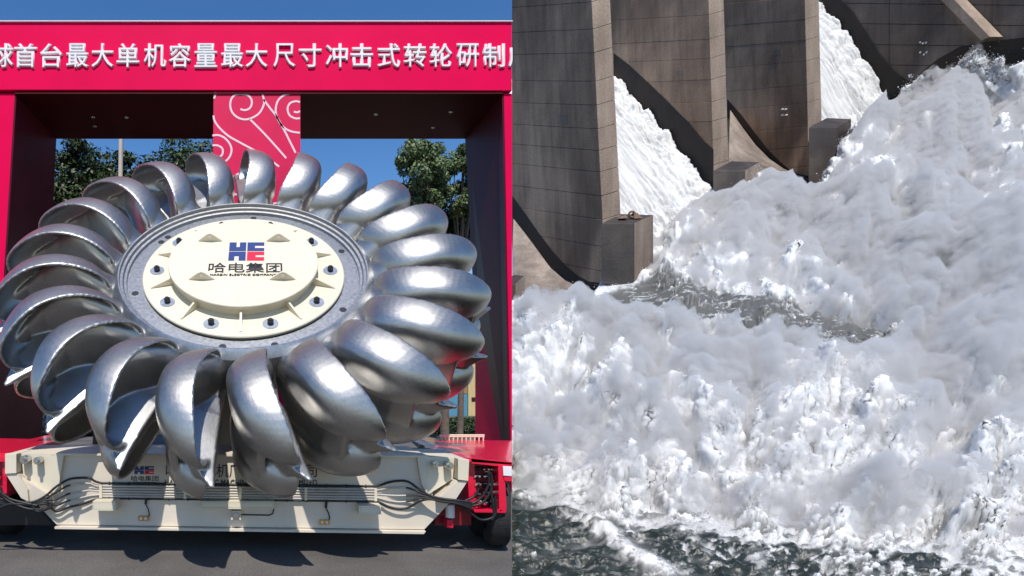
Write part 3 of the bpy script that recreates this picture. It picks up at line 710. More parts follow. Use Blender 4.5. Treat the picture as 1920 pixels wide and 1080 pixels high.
# ------------------------------------------------------------------ the spillway: piers, chutes, end blocks
KY, KX = 0.40, 0.20               # the dam steps up the valley: courses climb upstream and across
def conc(name, c1, c2, wet=0.0, rough=.85):
    m = bpy.data.materials.new(name); m.use_nodes = True; nt = m.node_tree; b = nt.nodes['Principled BSDF']; N = nt.nodes.new; L = nt.links.new
    tc = N('ShaderNodeTexCoord')
    def nz(scale, det, rg, st=(1,1,1)):
        mp = N('ShaderNodeMapping'); mp.inputs['Scale'].default_value = st; L(tc.outputs['Object'], mp.inputs[0])
        n = N('ShaderNodeTexNoise'); n.inputs['Scale'].default_value = scale; n.inputs['Detail'].default_value = det; n.inputs['Roughness'].default_value = rg; L(mp.outputs[0], n.inputs['Vector']); return n
    def ramp(n, p0, p1, a, bb):
        r = N('ShaderNodeValToRGB'); r.color_ramp.elements[0].position = p0; r.color_ramp.elements[1].position = p1
        r.color_ramp.elements[0].color = (*a, 1); r.color_ramp.elements[1].color = (*bb, 1); L(n.outputs['Fac'], r.inputs[0]); return r
    def mul(x, y, f=1):
        m_ = N('ShaderNodeMix'); m_.data_type = 'RGBA'; m_.blend_type = 'MULTIPLY'; m_.inputs[0].default_value = f; L(x, m_.inputs[6]); L(y, m_.inputs[7]); return m_.outputs[2]
    base = ramp(nz(.16, 5, .55), .40, .58, c2, c1).outputs[0]
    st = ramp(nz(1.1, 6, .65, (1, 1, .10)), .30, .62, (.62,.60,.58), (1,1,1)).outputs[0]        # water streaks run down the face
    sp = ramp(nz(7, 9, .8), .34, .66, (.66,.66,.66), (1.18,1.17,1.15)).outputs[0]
    big = ramp(nz(.085, 3, .5, (1,1,.7)), .42, .56, (.40,.37,.36), (1.05,1.05,1.05)).outputs[0]  # broad dark blotches put soft bridge shadows into the concrete's colour
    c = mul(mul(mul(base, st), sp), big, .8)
    # pale lime specks
    v = N('ShaderNodeTexVoronoi'); v.inputs['Scale'].default_value = 1.6; L(tc.outputs['Object'], v.inputs['Vector'])
    r = N('ShaderNodeMath'); r.operation = 'LESS_THAN'; r.inputs[1].default_value = .05; L(v.outputs['Distance'], r.inputs[0])
    mx = N('ShaderNodeMix'); mx.data_type = 'RGBA'; mx.inputs[7].default_value = (.42,.38,.33,1); L(c, mx.inputs[6])
    mm2 = N('ShaderNodeMath'); mm2.operation = 'MULTIPLY'; mm2.inputs[1].default_value = .35; L(r.outputs[0], mm2.inputs[0]); L(mm2.outputs[0], mx.inputs[0])
    L(mx.outputs[2], b.inputs['Base Color']); b.inputs['Roughness'].default_value = rough
    bp = N('ShaderNodeBump'); bp.inputs['Strength'].default_value = .5; bp.inputs['Distance'].default_value = .06; L(nz(5, 9, .7).outputs['Fac'], bp.inputs['Height']); L(bp.outputs[0], b.inputs['Normal'])
    return m
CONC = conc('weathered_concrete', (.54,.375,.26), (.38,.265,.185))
JOINT = conc('joint_shadowed_concrete', (.20,.15,.115), (.13,.10,.08))
CONCN = conc('nose_concrete', (.53,.42,.33), (.42,.33,.26))
CONCF = conc('chute_floor_concrete', (.40,.335,.285), (.27,.22,.19))
WET  = conc('wet_dark_concrete', (.034,.018,.010), (.012,.008,.006), rough=.8)
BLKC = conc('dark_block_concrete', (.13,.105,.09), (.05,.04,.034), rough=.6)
rr = random.Random(8)
def zimg(py, Y): return CAMH + (PY0-py)/FPX*Y
def make_pier(px0, px1, Yn, back, ybase, ytop, step, lean0, label, name='dam_pier'):
    """px0, px1: nose edges at the level ybase; Yn: distance of the nose; back: far end of the side wall;
    step: height of one lift on the nose in photo pixels; the pier leans by lean0 px over 400 px"""
    X0 = (px0-PX0)/FPX*Yn; X1 = (px1-PX0)/FPX*Yn
    zb = zimg(ybase, Yn)
    t = empty(name, (X0, Yn, zb)); tag(t, label, 'dam pier', 'concrete piers between the spillway chutes')
    lk = -lean0/400.0
    h = step/FPX*Yn; n = int((ybase-ytop)/step) + 1
    k2 = 0.30
    def P(x, y, z): return (x + lk*z, y, z + y*(KY*.90 + .20*z/12.0) + (k2*(x) if x > 0.01 else 0))
    w = X1-X0; d = back-Yn
    jt = .028; hs_ = [0.0]
    for i in range(n+4): hs_.append(hs_[-1] + h*rr.choice((.86, .95, 1.0, 1.08, 1.14)))
    hs_ = [v - 3*h for v in hs_]
    for i in range(-3, n):
        z0 = hs_[i+3]; z1 = hs_[i+4] - jt
        ex = rr.uniform(-.012, .012)
        mm = MB(); y0 = 0 + ex
        mm.hexa([P(0+ex,y0,z0),P(w,y0,z0),P(w,d,z0),P(0+ex,d,z0),P(0+ex,y0,z1),P(w,y0,z1),P(w,d,z1),P(0+ex,d,z1)])
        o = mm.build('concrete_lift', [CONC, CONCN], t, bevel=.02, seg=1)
        for f in o.data.polygons:
            if f.normal.y < -.6: f.material_index = 1
    mm = MB(); z0 = -3*h; z1 = n*h - .1; e = .07
    mm.hexa([P(e,e,z0),P(w-e,e,z0),P(w-e,d-e,z0),P(e,d-e,z0),P(e,e,z1),P(w-e,e,z1),P(w-e,d-e,z1),P(e,d-e,z1)]); mm.build('core', JOINT, t)
    return t, P, w, h, X0, zb
Y1, Y2, Y3 = 40.5, 53.0, 62.0
p1, P1, pw1, h1, X1_, zb1 = make_pier(1130, 1164, Y1, 56, 413, -60, 47, 20, 'nearest tall concrete pier, pale front edge, small pale patch on its wall')
p2, P2, pw2, h2, X2_, zb2 = make_pier(1338, 1366, Y2, 76, 312, -60, 42, 12, 'middle concrete pier rising left of the dry chute')
p3, P3, pw3, h3, X3_, zb3 = make_pier(1515, 1541, Y3, 84, 236, -60, 39, 10, 'farthest pale edged concrete pier with four white dots on its wall')
def block(parent_lab, px0, pxm, px1, ytop, ybot, Yn, Y1b, label):
    "end block: left face px0..pxm, right face pxm..px1 running away to the right"
    t = empty('end_block', (0, 0, 0)); 
    A = H(px0, ytop+2, Yn+.6); B = H(pxm, ytop+2, Yn); C = H(px1, ytop-14, Y1b)
    Dp = H(px0+34, ytop-16, Y1b+.6)
    lo = ybot
    Ab = H(px0, lo, Yn+.6); Bb = H(pxm, lo+6, Yn); Cb = H(px1, lo-14, Y1b); Db = H(px0+34, lo-16, Y1b+.6)
    t.location = Bb
    mm = MB(); q = [v - Bb for v in (Ab, Bb, Cb, Db, A, B, C, Dp)]; mm.hexa(q)
    body = mm.build('body', BLKC, t, bevel=.05)
    tag(t, label, 'end block', 'dark concrete blocks at the feet of the piers')
    return t, q
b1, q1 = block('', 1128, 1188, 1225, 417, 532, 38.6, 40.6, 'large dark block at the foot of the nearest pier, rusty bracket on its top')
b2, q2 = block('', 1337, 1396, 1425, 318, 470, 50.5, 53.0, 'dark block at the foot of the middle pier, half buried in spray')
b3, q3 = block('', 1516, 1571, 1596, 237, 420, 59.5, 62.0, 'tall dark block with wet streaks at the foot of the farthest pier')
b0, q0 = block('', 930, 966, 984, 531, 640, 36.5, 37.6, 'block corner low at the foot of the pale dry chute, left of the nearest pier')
# paler slabs that put sunlight into the colour of the blocks' right faces
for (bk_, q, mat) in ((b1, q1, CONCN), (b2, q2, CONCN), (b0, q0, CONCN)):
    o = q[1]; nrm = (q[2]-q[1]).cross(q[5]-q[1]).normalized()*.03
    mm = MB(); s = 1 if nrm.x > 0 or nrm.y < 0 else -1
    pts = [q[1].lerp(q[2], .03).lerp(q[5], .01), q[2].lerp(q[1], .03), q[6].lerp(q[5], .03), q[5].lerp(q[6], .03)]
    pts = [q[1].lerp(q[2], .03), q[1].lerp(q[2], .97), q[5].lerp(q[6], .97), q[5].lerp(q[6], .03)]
    mm.prism([p - nrm*.2 for p in pts], nrm*1.0); mm.build('sunlit_face_slab', mat, bk_)
# cut block 0 at the seam
for o in b0.children:
    bm = bmesh.new(); bm.from_mesh(o.data); lc = b0.location; 
    bmesh.ops.bisect_plane(bm, geom=bm.verts[:]+bm.edges[:]+bm.faces[:], plane_co=Vector((SEAM*lc.y - lc.x, 0, 0)), plane_no=Vector((-1, SEAM, 0)).normalized(), clear_outer=True)
    bmesh.ops.holes_fill(bm, edges=[e for e in bm.edges if e.is_boundary]); bm.to_mesh(o.data); bm.free()
RUST = M('rusty_steel', (.20,.12,.08), .8, noise=.4, nscale=6)
pb = q1[4].lerp(q1[6], .55) + b1.location
br = empty('rusty_bracket', pb); tag(br, 'small rusty lifting bracket with a ring standing on the nearest end block', 'bracket')
mm = MB(); mm.hexa([(-1.0,-.4,-.1),(-.45,-.5,-.1),(-.35,.2,-.05),(-.9,.2,-.05),(-.75,-.3,.12),(-.5,-.3,.14),(-.45,.1,.16),(-.75,.1,.14)]); mm.build('foot', RUST, br)
mm = MB(); mm.hexa([(.0,-.4,-.1),(.5,-.5,-.1),(.5,.2,-.05),(.1,.2,-.05),(.05,-.3,.35),(.3,-.3,.3),(.3,.1,.32),(.1,.1,.35)]); mm.build('cheek', RUST, br)
mm = MB(); mm.tube([Vector((-.05+.20*cos(a*.5), -.25, .22+.20*sin(a*.5))) for a in range(0, 14)], .075, 8); mm.build('ring', RUST, br)

# seam cut for pier 1: everything left of the quay line goes
def cut_seam(root):
    for o in root.children:
        bm = bmesh.new(); bm.from_mesh(o.data); lc = root.location
        r = bmesh.ops.bisect_plane(bm, geom=bm.verts[:]+bm.edges[:]+bm.faces[:], plane_co=Vector((SEAM*lc.y - lc.x, 0, 0)), plane_no=Vector((-1, SEAM, 0)).normalized(), clear_outer=True)
        be = [e for e in bm.edges if e.is_boundary]
        if be: bmesh.ops.holes_fill(bm, edges=be)
        bm.to_mesh(o.data); bm.free()
cut_seam(p1)
# fourth wall, far side, wet and dark
X4 = 78.0
def W4(px, py, off=0): Y = X4*FPX/(px-PX0); v = H(px, py, Y); v.x += off; return v
wall = empty('far_pier_wall', W4(1700, 170)); wo = wall.location.copy()
tag(wall, 'dark far concrete wall with a V shaped wet stain and white bolt dots at the upper edge', 'wall')
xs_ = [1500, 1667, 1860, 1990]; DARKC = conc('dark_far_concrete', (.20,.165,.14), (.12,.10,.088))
ys_ = [-70, -28, 7, 45, 84, 122, 165, 210, 260]
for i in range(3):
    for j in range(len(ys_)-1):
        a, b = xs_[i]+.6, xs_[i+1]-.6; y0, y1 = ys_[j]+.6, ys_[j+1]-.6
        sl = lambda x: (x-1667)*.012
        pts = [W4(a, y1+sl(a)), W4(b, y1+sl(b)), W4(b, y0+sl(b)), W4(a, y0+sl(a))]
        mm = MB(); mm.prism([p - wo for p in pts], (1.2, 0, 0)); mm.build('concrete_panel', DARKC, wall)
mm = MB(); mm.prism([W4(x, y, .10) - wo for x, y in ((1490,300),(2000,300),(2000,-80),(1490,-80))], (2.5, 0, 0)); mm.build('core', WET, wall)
def stain(name, pts, parent, Wf, mat=WET, th=-.05):
    o_ = parent.location; mm = MB(); mm.prism([Wf(x, y) - o_ for x, y in pts], (th, 0, 0)); return mm.build(name, mat, parent)
stain('wet_band', [(1541,-20),(1578,0),(1600,22),(1625,60),(1650,100),(1675,130),(1700,152),(1712,150),(1735,130),(1760,110),(1800,88),(1850,78),(1925,70),(1990,62),(1990,200),(1750,200),(1640,200),(1541,60)], wall, W4, th=-.06)
# pale sloping coping
mm = MB(); pts = [(1772,-16),(1800,-16),(1883,69),(1866,77)]
mm.prism([W4(x, y, -.1) - wo for x, y in pts], (-1.4, 0, 0)); mm.build('sloping_coping', CONCN, wall, bevel=.05)
for x, y in ((1726,79),(1731,81),(1737,80),(1726,98),(1733,102),(1738,98),(1705,141),(1709,140),(1706,144),(1711,144)):
    p = W4(x, y, -.02) - wo; mm = MB(); mm.cyl(p, p + Vector((-.06,0,0)), .12, .09, 8); mm.build('bolt_cap', WHITE, wall)
# wet bands on the pier walls, following the water line of each chute
def wallf(X, root=None): 
    def f(px, py): return H(px, py, X*FPX/(px-PX0))
    return f
def wl_stain(pier, X, upper, lower, name='wet_band', mat=WET):
    f = wallf(X); o_ = pier.location
    lk = {p1: -20/400, p2: -12/400, p3: -10/400}[pier]
    pts = []
    for x, y in upper + lower[::-1]:
        v = f(x, y) - o_; Xl = lk*(v.z - KY*.9*v.y)/(1 + .0167*v.y)                    # the wall leans
        Xw = pier.location.x + Xl; v = H(x, y, Xw*FPX/(x-PX0)) - o_; pts.append(v)
    mm = MB(); mm.prism(pts, (-.03, 0, 0)); return mm.build(name, mat, pier)
wl_stain(p1, X1_, [(961,368),(985,400),(1010,436),(1035,470),(1060,497),(1085,518),(1105,528),(1130,531)],[(961,408),(975,424),(1000,455),(1025,489),(1052,517),(1078,532),(1105,540),(1130,552)])
wl_stain(p2, X2_, [(1151,100),(1180,122),(1210,150),(1250,188),(1290,228),(1318,262),(1338,280)],[(1151,190),(1180,215),(1220,265),(1260,320),(1300,360),(1320,380),(1338,400)])
wl_stain(p3, X3_, [(1364,186),(1390,215),(1415,248),(1440,280),(1465,305),(1490,325),(1516,330)],[(1364,220),(1390,252),(1415,285),(1440,308),(1465,325),(1490,336),(1516,345)])
for (pr, X, x0, y0, x1, y1) in ((p1, X1_, 1047, 215, 1065, 232), (p3, X3_, 1452, 91, 1466, 102), (p2, X2_, 1268, 133, 1281, 141)):
    wl_stain(pr, X, [(x0,y0),(x1,y0+1)], [(x0,y1),(x1,y1+1)], 'repair_patch', CONCF)
for x, y in ((1471,205),(1477,205),(1471,216),(1478,216)):
    p = H(x, y, (X3_+.1)*FPX/(x-PX0)) - p3.location; mm = MB(); mm.cyl(p + Vector((-.35,0,0)), p + Vector((.5,0,0)), .09, .09, 8); mm.build('bolt_cap', WHITE, p3)
# dry chute floors (curved slabs), as seen between the piers
def chute_floor(label, rows, name='chute_floor'):
    "rows: list of lines across the floor; each a list of (px, py, Y)"
    t = empty(name, H(*rows[0][0])); o_ = t.location.copy(); tag(t, label, 'chute floor')
    m = len(rows[0])
    for j in range(m-1):
        mm = MB(); V = []; F = []
        for r in rows:
            for (px, py, Y) in (r[j], r[j+1]): V.append(H(px, py, Y) - o_)
        nn2 = len(rows)
        V2 = [v + Vector((0,0,-.6)) for v in V]
        for i in range(nn2-1): F.append((2*i, 2*i+1, 2*i+3, 2*i+2)); F.append(tuple(x + 2*nn2 for x in (2*i+2, 2*i+3, 2*i+1, 2*i)))
        F += [(0,2*nn2,2*nn2+1,1), (2*nn2-2,2*nn2-1,4*nn2-1,4*nn2-2)]
        for i in range(nn2-1): F += [(2*i, 2*i+2, 2*i+2+2*nn2, 2*i+2*nn2), (2*i+1, 2*i+1+2*nn2, 2*i+3+2*nn2, 2*i+3)]
        mm.add(V + V2, F); mm.build("floor_slab", CONCF, t)
    return t
yf = lambda px: X1_*FPX/(px-PX0)
def wallpt(px, py): return (px, py, yf(px)*.996)
rows = []
for (x, y) in ((961,408),(980,434),(1005,468),(1030,502),(1058,526),(1085,538),(1110,543),(1150,552),(1185,560)):
    Y = yf(x)*.999; Yl = Y*.90
    rows.append([(x+2, y, Y), (max(961,x-(60 if x > 1010 else 60)*.5), y+38, Y-1.8), (961 if x < 1090 else x-110, y+95 if x < 1050 else y+40, Y-4.2)])
# keep the floor right of the seam: the outer line is clamped by cut_seam
cf1 = chute_floor('pale dry curved chute floor beside the nearest pier at the left edge of the river view', rows); cut_seam(cf1)
rows = []
for (x, y) in ((1368,206),(1392,240),(1416,272),(1442,298),(1468,316),(1495,328),(1518,334)):
    Y = X3_*FPX/(x-PX0)*.997
    rows.append([(x+1, y, Y), (max(1368, x-34), y+26, Y-3), (max(1366, x-72), y+70, Y-6), (max(1366, x-100), y+130, Y-9)])
chute_floor('pale dry curved chute floor between the middle pier and the farthest pier', rows)

# ------------------------------------------------------------------ numpy gradient noise
PERM = np.random.default_rng(77).permutation(256).astype(np.int64); PERM = np.concatenate([PERM, PERM, PERM])
GR = np.random.default_rng(78).normal(size=(256, 3)).astype(np.float32); GR /= np.linalg.norm(GR, axis=1)[:, None]
def pnoise(x, y, z):
    xi = np.floor(x).astype(np.int64); yi = np.floor(y).astype(np.int64); zi = np.floor(z).astype(np.int64)
    xf = (x-xi).astype(np.float32); yf_ = (y-yi).astype(np.float32); zf = (z-zi).astype(np.float32); xi &= 255; yi &= 255; zi &= 255
    fade = lambda t: t*t*t*(t*(t*6-15)+10)
    u, v, w = fade(xf), fade(yf_), fade(zf)
    def g(i, j, k):
        h = PERM[PERM[PERM[xi+i]+yi+j]+zi+k]; gg = GR[h]
        return gg[..., 0]*(xf-i) + gg[..., 1]*(yf_-j) + gg[..., 2]*(zf-k)
    l = lambda a, b, t: a + t*(b-a)
    return l(l(l(g(0,0,0), g(1,0,0), u), l(g(0,1,0), g(1,1,0), u), v), l(l(g(0,0,1), g(1,0,1), u), l(g(0,1,1), g(1,1,1), u), v), w)*1.6
def fbm(x, y, z, o=5, g=.5):
    s = 0; a = 1; f = 1
    for i in range(o): s = s + a*pnoise(x*f+i*7.3, y*f+i*3.1, z*f+i*5.7); a *= g; f *= 2.03
    return s
def billow(x, y, z, o=6, g=.55):
    s = 0; a = 1; f = 1
    for i in range(o): s = s + a*(np.abs(pnoise(x*f+i*9.3, y*f+i*4.1, z*f+i*2.7))*2 - .45); a *= g; f *= 2.05
    return s
def sstep(a, b, x): t = np.clip((x-a)/(b-a), 0, 1); return t*t*(3-2*t)
def blob(px, py, cx, cyy, rx, ry, rot=0):
    c, s = cos(radians(rot)), sin(radians(rot)); dx, dy = px-cx, py-cyy
    u = (dx*c+dy*s)/rx; v = (-dx*s+dy*c)/ry; return np.exp(-(u*u+v*v))
def polyl(px, pts): return np.interp(px, [p[0] for p in pts], [p[1] for p in pts])

# ------------------------------------------------------------------ the river: one heaving sheet of white and dark water
def foam_material():
    m = bpy.data.materials.new('white_water'); m.use_nodes = True; nt = m.node_tree; b = nt.nodes['Principled BSDF']; N = nt.nodes.new; L = nt.links.new
    at = N('ShaderNodeAttribute'); at.attribute_name = 'foam'
    mx = N('ShaderNodeMix'); mx.data_type = 'RGBA'; mx.inputs[6].default_value = (.022,.030,.027,1); mx.inputs[7].default_value = (.74,.74,.73,1)
    L(at.outputs['Fac'], mx.inputs[0])
    at2 = N('ShaderNodeAttribute'); at2.attribute_name = 'silt'
    m3 = N('ShaderNodeMix'); m3.data_type = 'RGBA'; m3.inputs[7].default_value = (.115,.115,.105,1); L(at2.outputs['Fac'], m3.inputs[0]); L(mx.outputs[2], m3.inputs[6])
    L(m3.outputs[2], b.inputs['Base Color'])
    r = N('ShaderNodeMapRange'); r.inputs[3].default_value = .36; r.inputs[4].default_value = .75; L(at.outputs['Fac'], r.inputs[0]); L(r.outputs[0], b.inputs['Roughness'])
    ss = N('ShaderNodeMath'); ss.operation = 'MULTIPLY'; ss.inputs[1].default_value = 1.0; L(at.outputs['Fac'], ss.inputs[0]); L(ss.outputs[0], b.inputs['Subsurface Weight'])
    b.inputs['Subsurface Radius'].default_value = (1, 1, 1); b.inputs['Subsurface Scale'].default_value = .45
    b.inputs['IOR'].default_value = 1.33
    return m
FOAM = foam_material()
def facing(V, nx, ny):
    "normals of a grid"
    G_ = V.reshape(ny, nx, 3); du = np.gradient(G_, axis=1); dv = np.gradient(G_, axis=0); n = np.cross(dv, du); n /= np.linalg.norm(n, axis=2)[..., None] + 1e-9
    return n.reshape(-1, 3)
def gridfaces(nx, ny):
    i = np.arange(ny*nx).reshape(ny, nx); return np.stack([i[:-1,:-1].ravel(), i[1:,:-1].ravel(), i[1:,1:].ravel(), i[:-1,1:].ravel()], 1)
STEP = 1.45
xs = np.arange(960.02, 2010, STEP); ys = np.concatenate([np.arange(60, 1130, STEP), np.arange(1130, 1400, 12)])
nx, ny = len(xs), len(ys); PX, PY = np.meshgrid(xs, ys); PX = PX.ravel(); PY = PY.ravel()
a_ = (PX-PX0)/FPX; s_ = (PY0-PY)/FPX
den = KY + KX*a_ - s_; den = .5*(den + np.sqrt(den*den + .012)); YW = 13.7/den + 0
YW = np.minimum(YW, 1e9)
lim = np.interp(PX, [960, 1150, 1330, 1520, 1600, 1700, 1990], [60, 62, 68, 76, 76, 70, 56]) - 2.0
YW = -np.log(np.exp(-YW/3) + np.exp(-lim/3))*3
# ---- where it is white: 1 foam, 0 dark water; soft borders broken by noise
w0 = fbm(PX/90, PY/60, 0*PX+1.3, 6, .55)
w1 = fbm(PX/22, PY/12, 0*PX+4.1, 5, .6)
lowb = polyl(PX, [(960,925),(1030,945),(1100,960),(1180,975),(1260,990),(1380,1010),(1500,1025),(1600,1035),(1750,1050),(1920,1075),(2010,1085)])
edge = lowb + w0*22 + w1*10
foam = 1 - sstep(-10, 16, PY-edge)
ridge = 1-np.abs(fbm(PX/70+w0*.3, PY/24+w0*.2, 0*PX+8, 4, .55))*3.0
lace = sstep(.72, .99, ridge)*.7
mid = np.exp(-((PY-lowb-20)/50)**2)
patch = sstep(.10, .60, w1*.9 + w0*.6 - .66 + .75*mid*sstep(1050, 1400, PX) + .25*sstep(1500,1800,PX))
foam = np.maximum(foam, np.clip(patch*.9*(PY > lowb-30) + lace*.30*(PY > lowb-30), 0, 1))
crest1 = blob(PX, PY, 1160, 1020, 95, 20, 38) + blob(PX, PY, 1110, 985, 50, 12, 25) + blob(PX, PY, 1230, 1065, 60, 16, 20) + blob(PX,PY,1300,1020,40,12,40)*.8 + blob(PX,PY,1420,1050,30,20,60)*.7
foam = np.maximum(foam, np.clip(crest1*1.2 + w1*.5 - .25, 0, 1)*(PY > lowb))
# dark tongue of smooth water below the nearest end block
tl = polyl(PX, [(1100,592),(1180,585),(1260,592),(1330,602),(1420,622),(1480,640),(1600,655),(1700,668)])
th_ = polyl(PX, [(1100,556),(1180,532),(1228,516),(1300,542),(1400,562),(1480,578),(1560,590),(1640,600),(1700,640)])
tong = sstep(-8, 10, PY-th_ + w1*9)*sstep(-6, 12, tl-PY + w1*9 + 8)*sstep(1105, 1150, PX)*(1-sstep(1640, 1705, PX))
foam = foam*(1 - tong*(1-.55*lace - .15))
silt = np.clip(tong*.8, 0, 1)
silt2 = blob(PX,PY,1480,940,60,20)*.25+blob(PX,PY,1230,930,60,14)*.25
chop = sstep(-.15, .35, fbm(PX/34, PY/12, 0*PX+17, 5, .6)+.25*w0 - .25)
foam = foam*(1 - .80*chop*sstep(-110, -10, PY-lowb))
dull = sstep(.0, .5, fbm(PX/60, PY/40, 0*PX+27, 4, .55))
vein = sstep(.45, .95, 1-np.abs(fbm(PX/26+w0*.4, PY/15+w0*.3, 0*PX+41, 5, .62))*2.4)
foam = foam*(1-.12*dull)*(1-.22*vein*sstep(-.2, .6, w0))
foamy = np.clip(foam, 0, 1)
Bnd = polyl(PX, [(960,572),(1095,566),(1120,520),(1165,445),(1228,415),(1250,402),(1340,378),(1430,378),(1515,360),(1600,262),(1650,218),(1700,186),(1740,158),(1800,130),(2010,114)])
body = foamy*(1 - .70*sstep(-70, 10, PY-lowb))
# ---- heaps and hollows (pixels of rise)
hgt = np.zeros_like(PX)
def ridgeline(pts, up, wid, front=1.0):
    "a bank whose crest follows pts; steep behind, long in front"
    global hgt
    yc = polyl(PX, pts); d = PY - yc
    fade = sstep(pts[0][0]-30, pts[0][0]+40, PX)*(1-sstep(pts[-1][0]-60, pts[-1][0]+30, PX))
    hgt = hgt + up*np.where(d < 0, np.exp(-(d/(wid*.35))**2), np.exp(-(d/(wid*1.6*front))**2))*fade
ridgeline([(900,660),(1000,656),(1100,652),(1200,654),(1260,656),(1330,676),(1400,702),(1480,726),(1560,738),(1650,742)], 46, 60)
ridgeline([(1330,398),(1400,388),(1470,388),(1560,382),(1620,376),(1680,390),(1730,405),(1770,420)], 32, 50)
ridgeline([(1225,500),(1260,470),(1340,440),(1420,440)], 22, 60)
ridgeline([(1590,260),(1650,235),(1700,215),(1760,180),(1830,165),(1900,160),(2010,150)], 40, 70)
ridgeline([(1100,850),(1200,815),(1280,790),(1360,775),(1460,800),(1560,830)], 34, 55)
ridgeline([(1560,960),(1640,925),(1700,915),(1760,935),(1840,930)], 34, 35)
ridgeline([(1780,900),(1840,850),(1900,815),(2010,790)], 38, 60)
for (cx, cyy, rx, ry, am) in ((1350,700,110,80,-26),(1700,400,90,40,-12),(1080,830,120,40,-18),(1560,700,90,60,24),(1200,760,110,60,22),(1000,720,80,60,18),(1300,470,90,50,18),(1800,480,110,80,20),(1850,650,110,80,-20),(1700,560,120,50,-22),(1840,250,100,60,22),(1640,300,70,50,18),(1100,680,90,50,14),(1430,560,80,40,16),(1790,800,90,60,-22),(1620,860,100,50,16),(1480,850,90,50,20),(1900,560,70,60,18),(1230,900,120,30,14),(1500,470,60,40,16)):
    hgt += am*blob(PX, PY, cx, cyy, rx, ry)
wx = fbm(PX/130, PY/110, 0*PX+2.2, 3)*34; wy = fbm(PX/130, PY/110, 0*PX+9.2, 3)*34
big = billow((PX+wx)/120, (PY+wy)/95, YW*0+3.7, 3, .5)
hgt += body*big*50 - 90*np.exp(-np.clip(PY-Bnd, -20, 400)/9)
wav = fbm(PX/150+PY/400, PY/34, 0*PX+6.6, 5, .5)
waves = (1-foamy)*(wav*9 + (1-np.abs(fbm(PX/110-PY/160, PY/46+PX/260, 0*PX+12, 3))*2.2)*7)
hgt += waves*sstep(880, 980, PY) + tong*fbm(PX/60, PY/11, 0*PX+3, 3, .5)*1.6
hgt += crest1*10
flat = 1 - np.clip(1.25*blob(PX, PY, 1178, 548, 74, 46), 0, 1); hgt = hgt*flat - 6*(1-flat)
U = 1/FPX*YW
V = np.stack([a_*YW, YW, CAMH + s_*YW], 1)
up = np.array([-.05, -.30, .95]); up /= np.linalg.norm(up)
V += (hgt*U)[:, None]*up
n1 = facing(V, nx, ny)
QX = PX0 + FPX*V[:, 0]/V[:, 1]; QY = PY0 - FPX*(V[:, 2]-CAMH)/V[:, 1]; QZ = hgt*.8
m2 = billow((QX+wx*.8)/46, (QY+wy*.8)/46, QZ/46 + 1.7, 6, .58)
calm = np.clip(blob(PX,PY,1330,705,110,70)+blob(PX,PY,1740,570,160,80)+blob(PX,PY,1860,640,120,140)+blob(PX,PY,1040,800,110,40)+blob(PX,PY,1560,440,120,40)+blob(PX,PY,1700,740,120,60)*.6, 0, 1)
am2 = body*(6.5*(1-.72*calm))*sstep(80, 160, PY+60)
V += (m2*am2*flat*U)[:, None]*n1
n2 = facing(V, nx, ny)
QX = PX0 + FPX*V[:, 0]/V[:, 1]; QY = PY0 - FPX*(V[:, 2]-CAMH)/V[:, 1]
m3 = billow(QX/10, QY/10, QZ/10 + 5, 4, .75)
crisp = sstep(-.2, .5, fbm(PX/80, PY/60, 0*PX+21, 3))
am3 = (foamy*.3+body*.7)*(.8+1.5*crisp)*(1-.8*calm) + (1-foamy)*.0
V += (m3*am3*flat*U)[:, None]*n2
lt = sstep(.70, .98, 1-np.abs(fbm(PX/80+w0*.5, PY/11, 0*PX+51, 4, .55))*2.4)
rip = (1-tong*.5)*fbm(PX/22, PY/6, 0*PX+2, 4, .55)*.75*(1-foamy)
V += (rip*U)[:, None]*np.array([0, 0, 1.])
# keep the cut edge exactly on the quay plane
V2 = V.reshape(ny, nx, 3); V2[:, 0, 0] = V2[:, 0, 1]*SEAM + .001
lft = V[:, 0] < V[:, 1]*SEAM; V[lft, 0] = V[lft, 1]*SEAM + .001
F = gridfaces(nx, ny); F = F[PY[F[:, 0]] > Bnd[F[:, 0]] - 14]
V_riv = V.copy(); crispf = crisp
river = npmesh('river_water', V, F, FOAM, kind='structure', smooth=True)
def setattr_(o, nm, arr):
    a = o.data.attributes.new(nm, 'FLOAT', 'POINT'); a.data.foreach_set('value', np.ascontiguousarray(arr, np.float32))
ff = np.clip(foamy + tong*lt*.55 + (w1*.10 - .03)*(foamy > .3), 0, 1)
setattr_(river, 'foam', ff); setattr_(river, 'silt', silt*(1-.8*lt))
print('river verts', len(V))

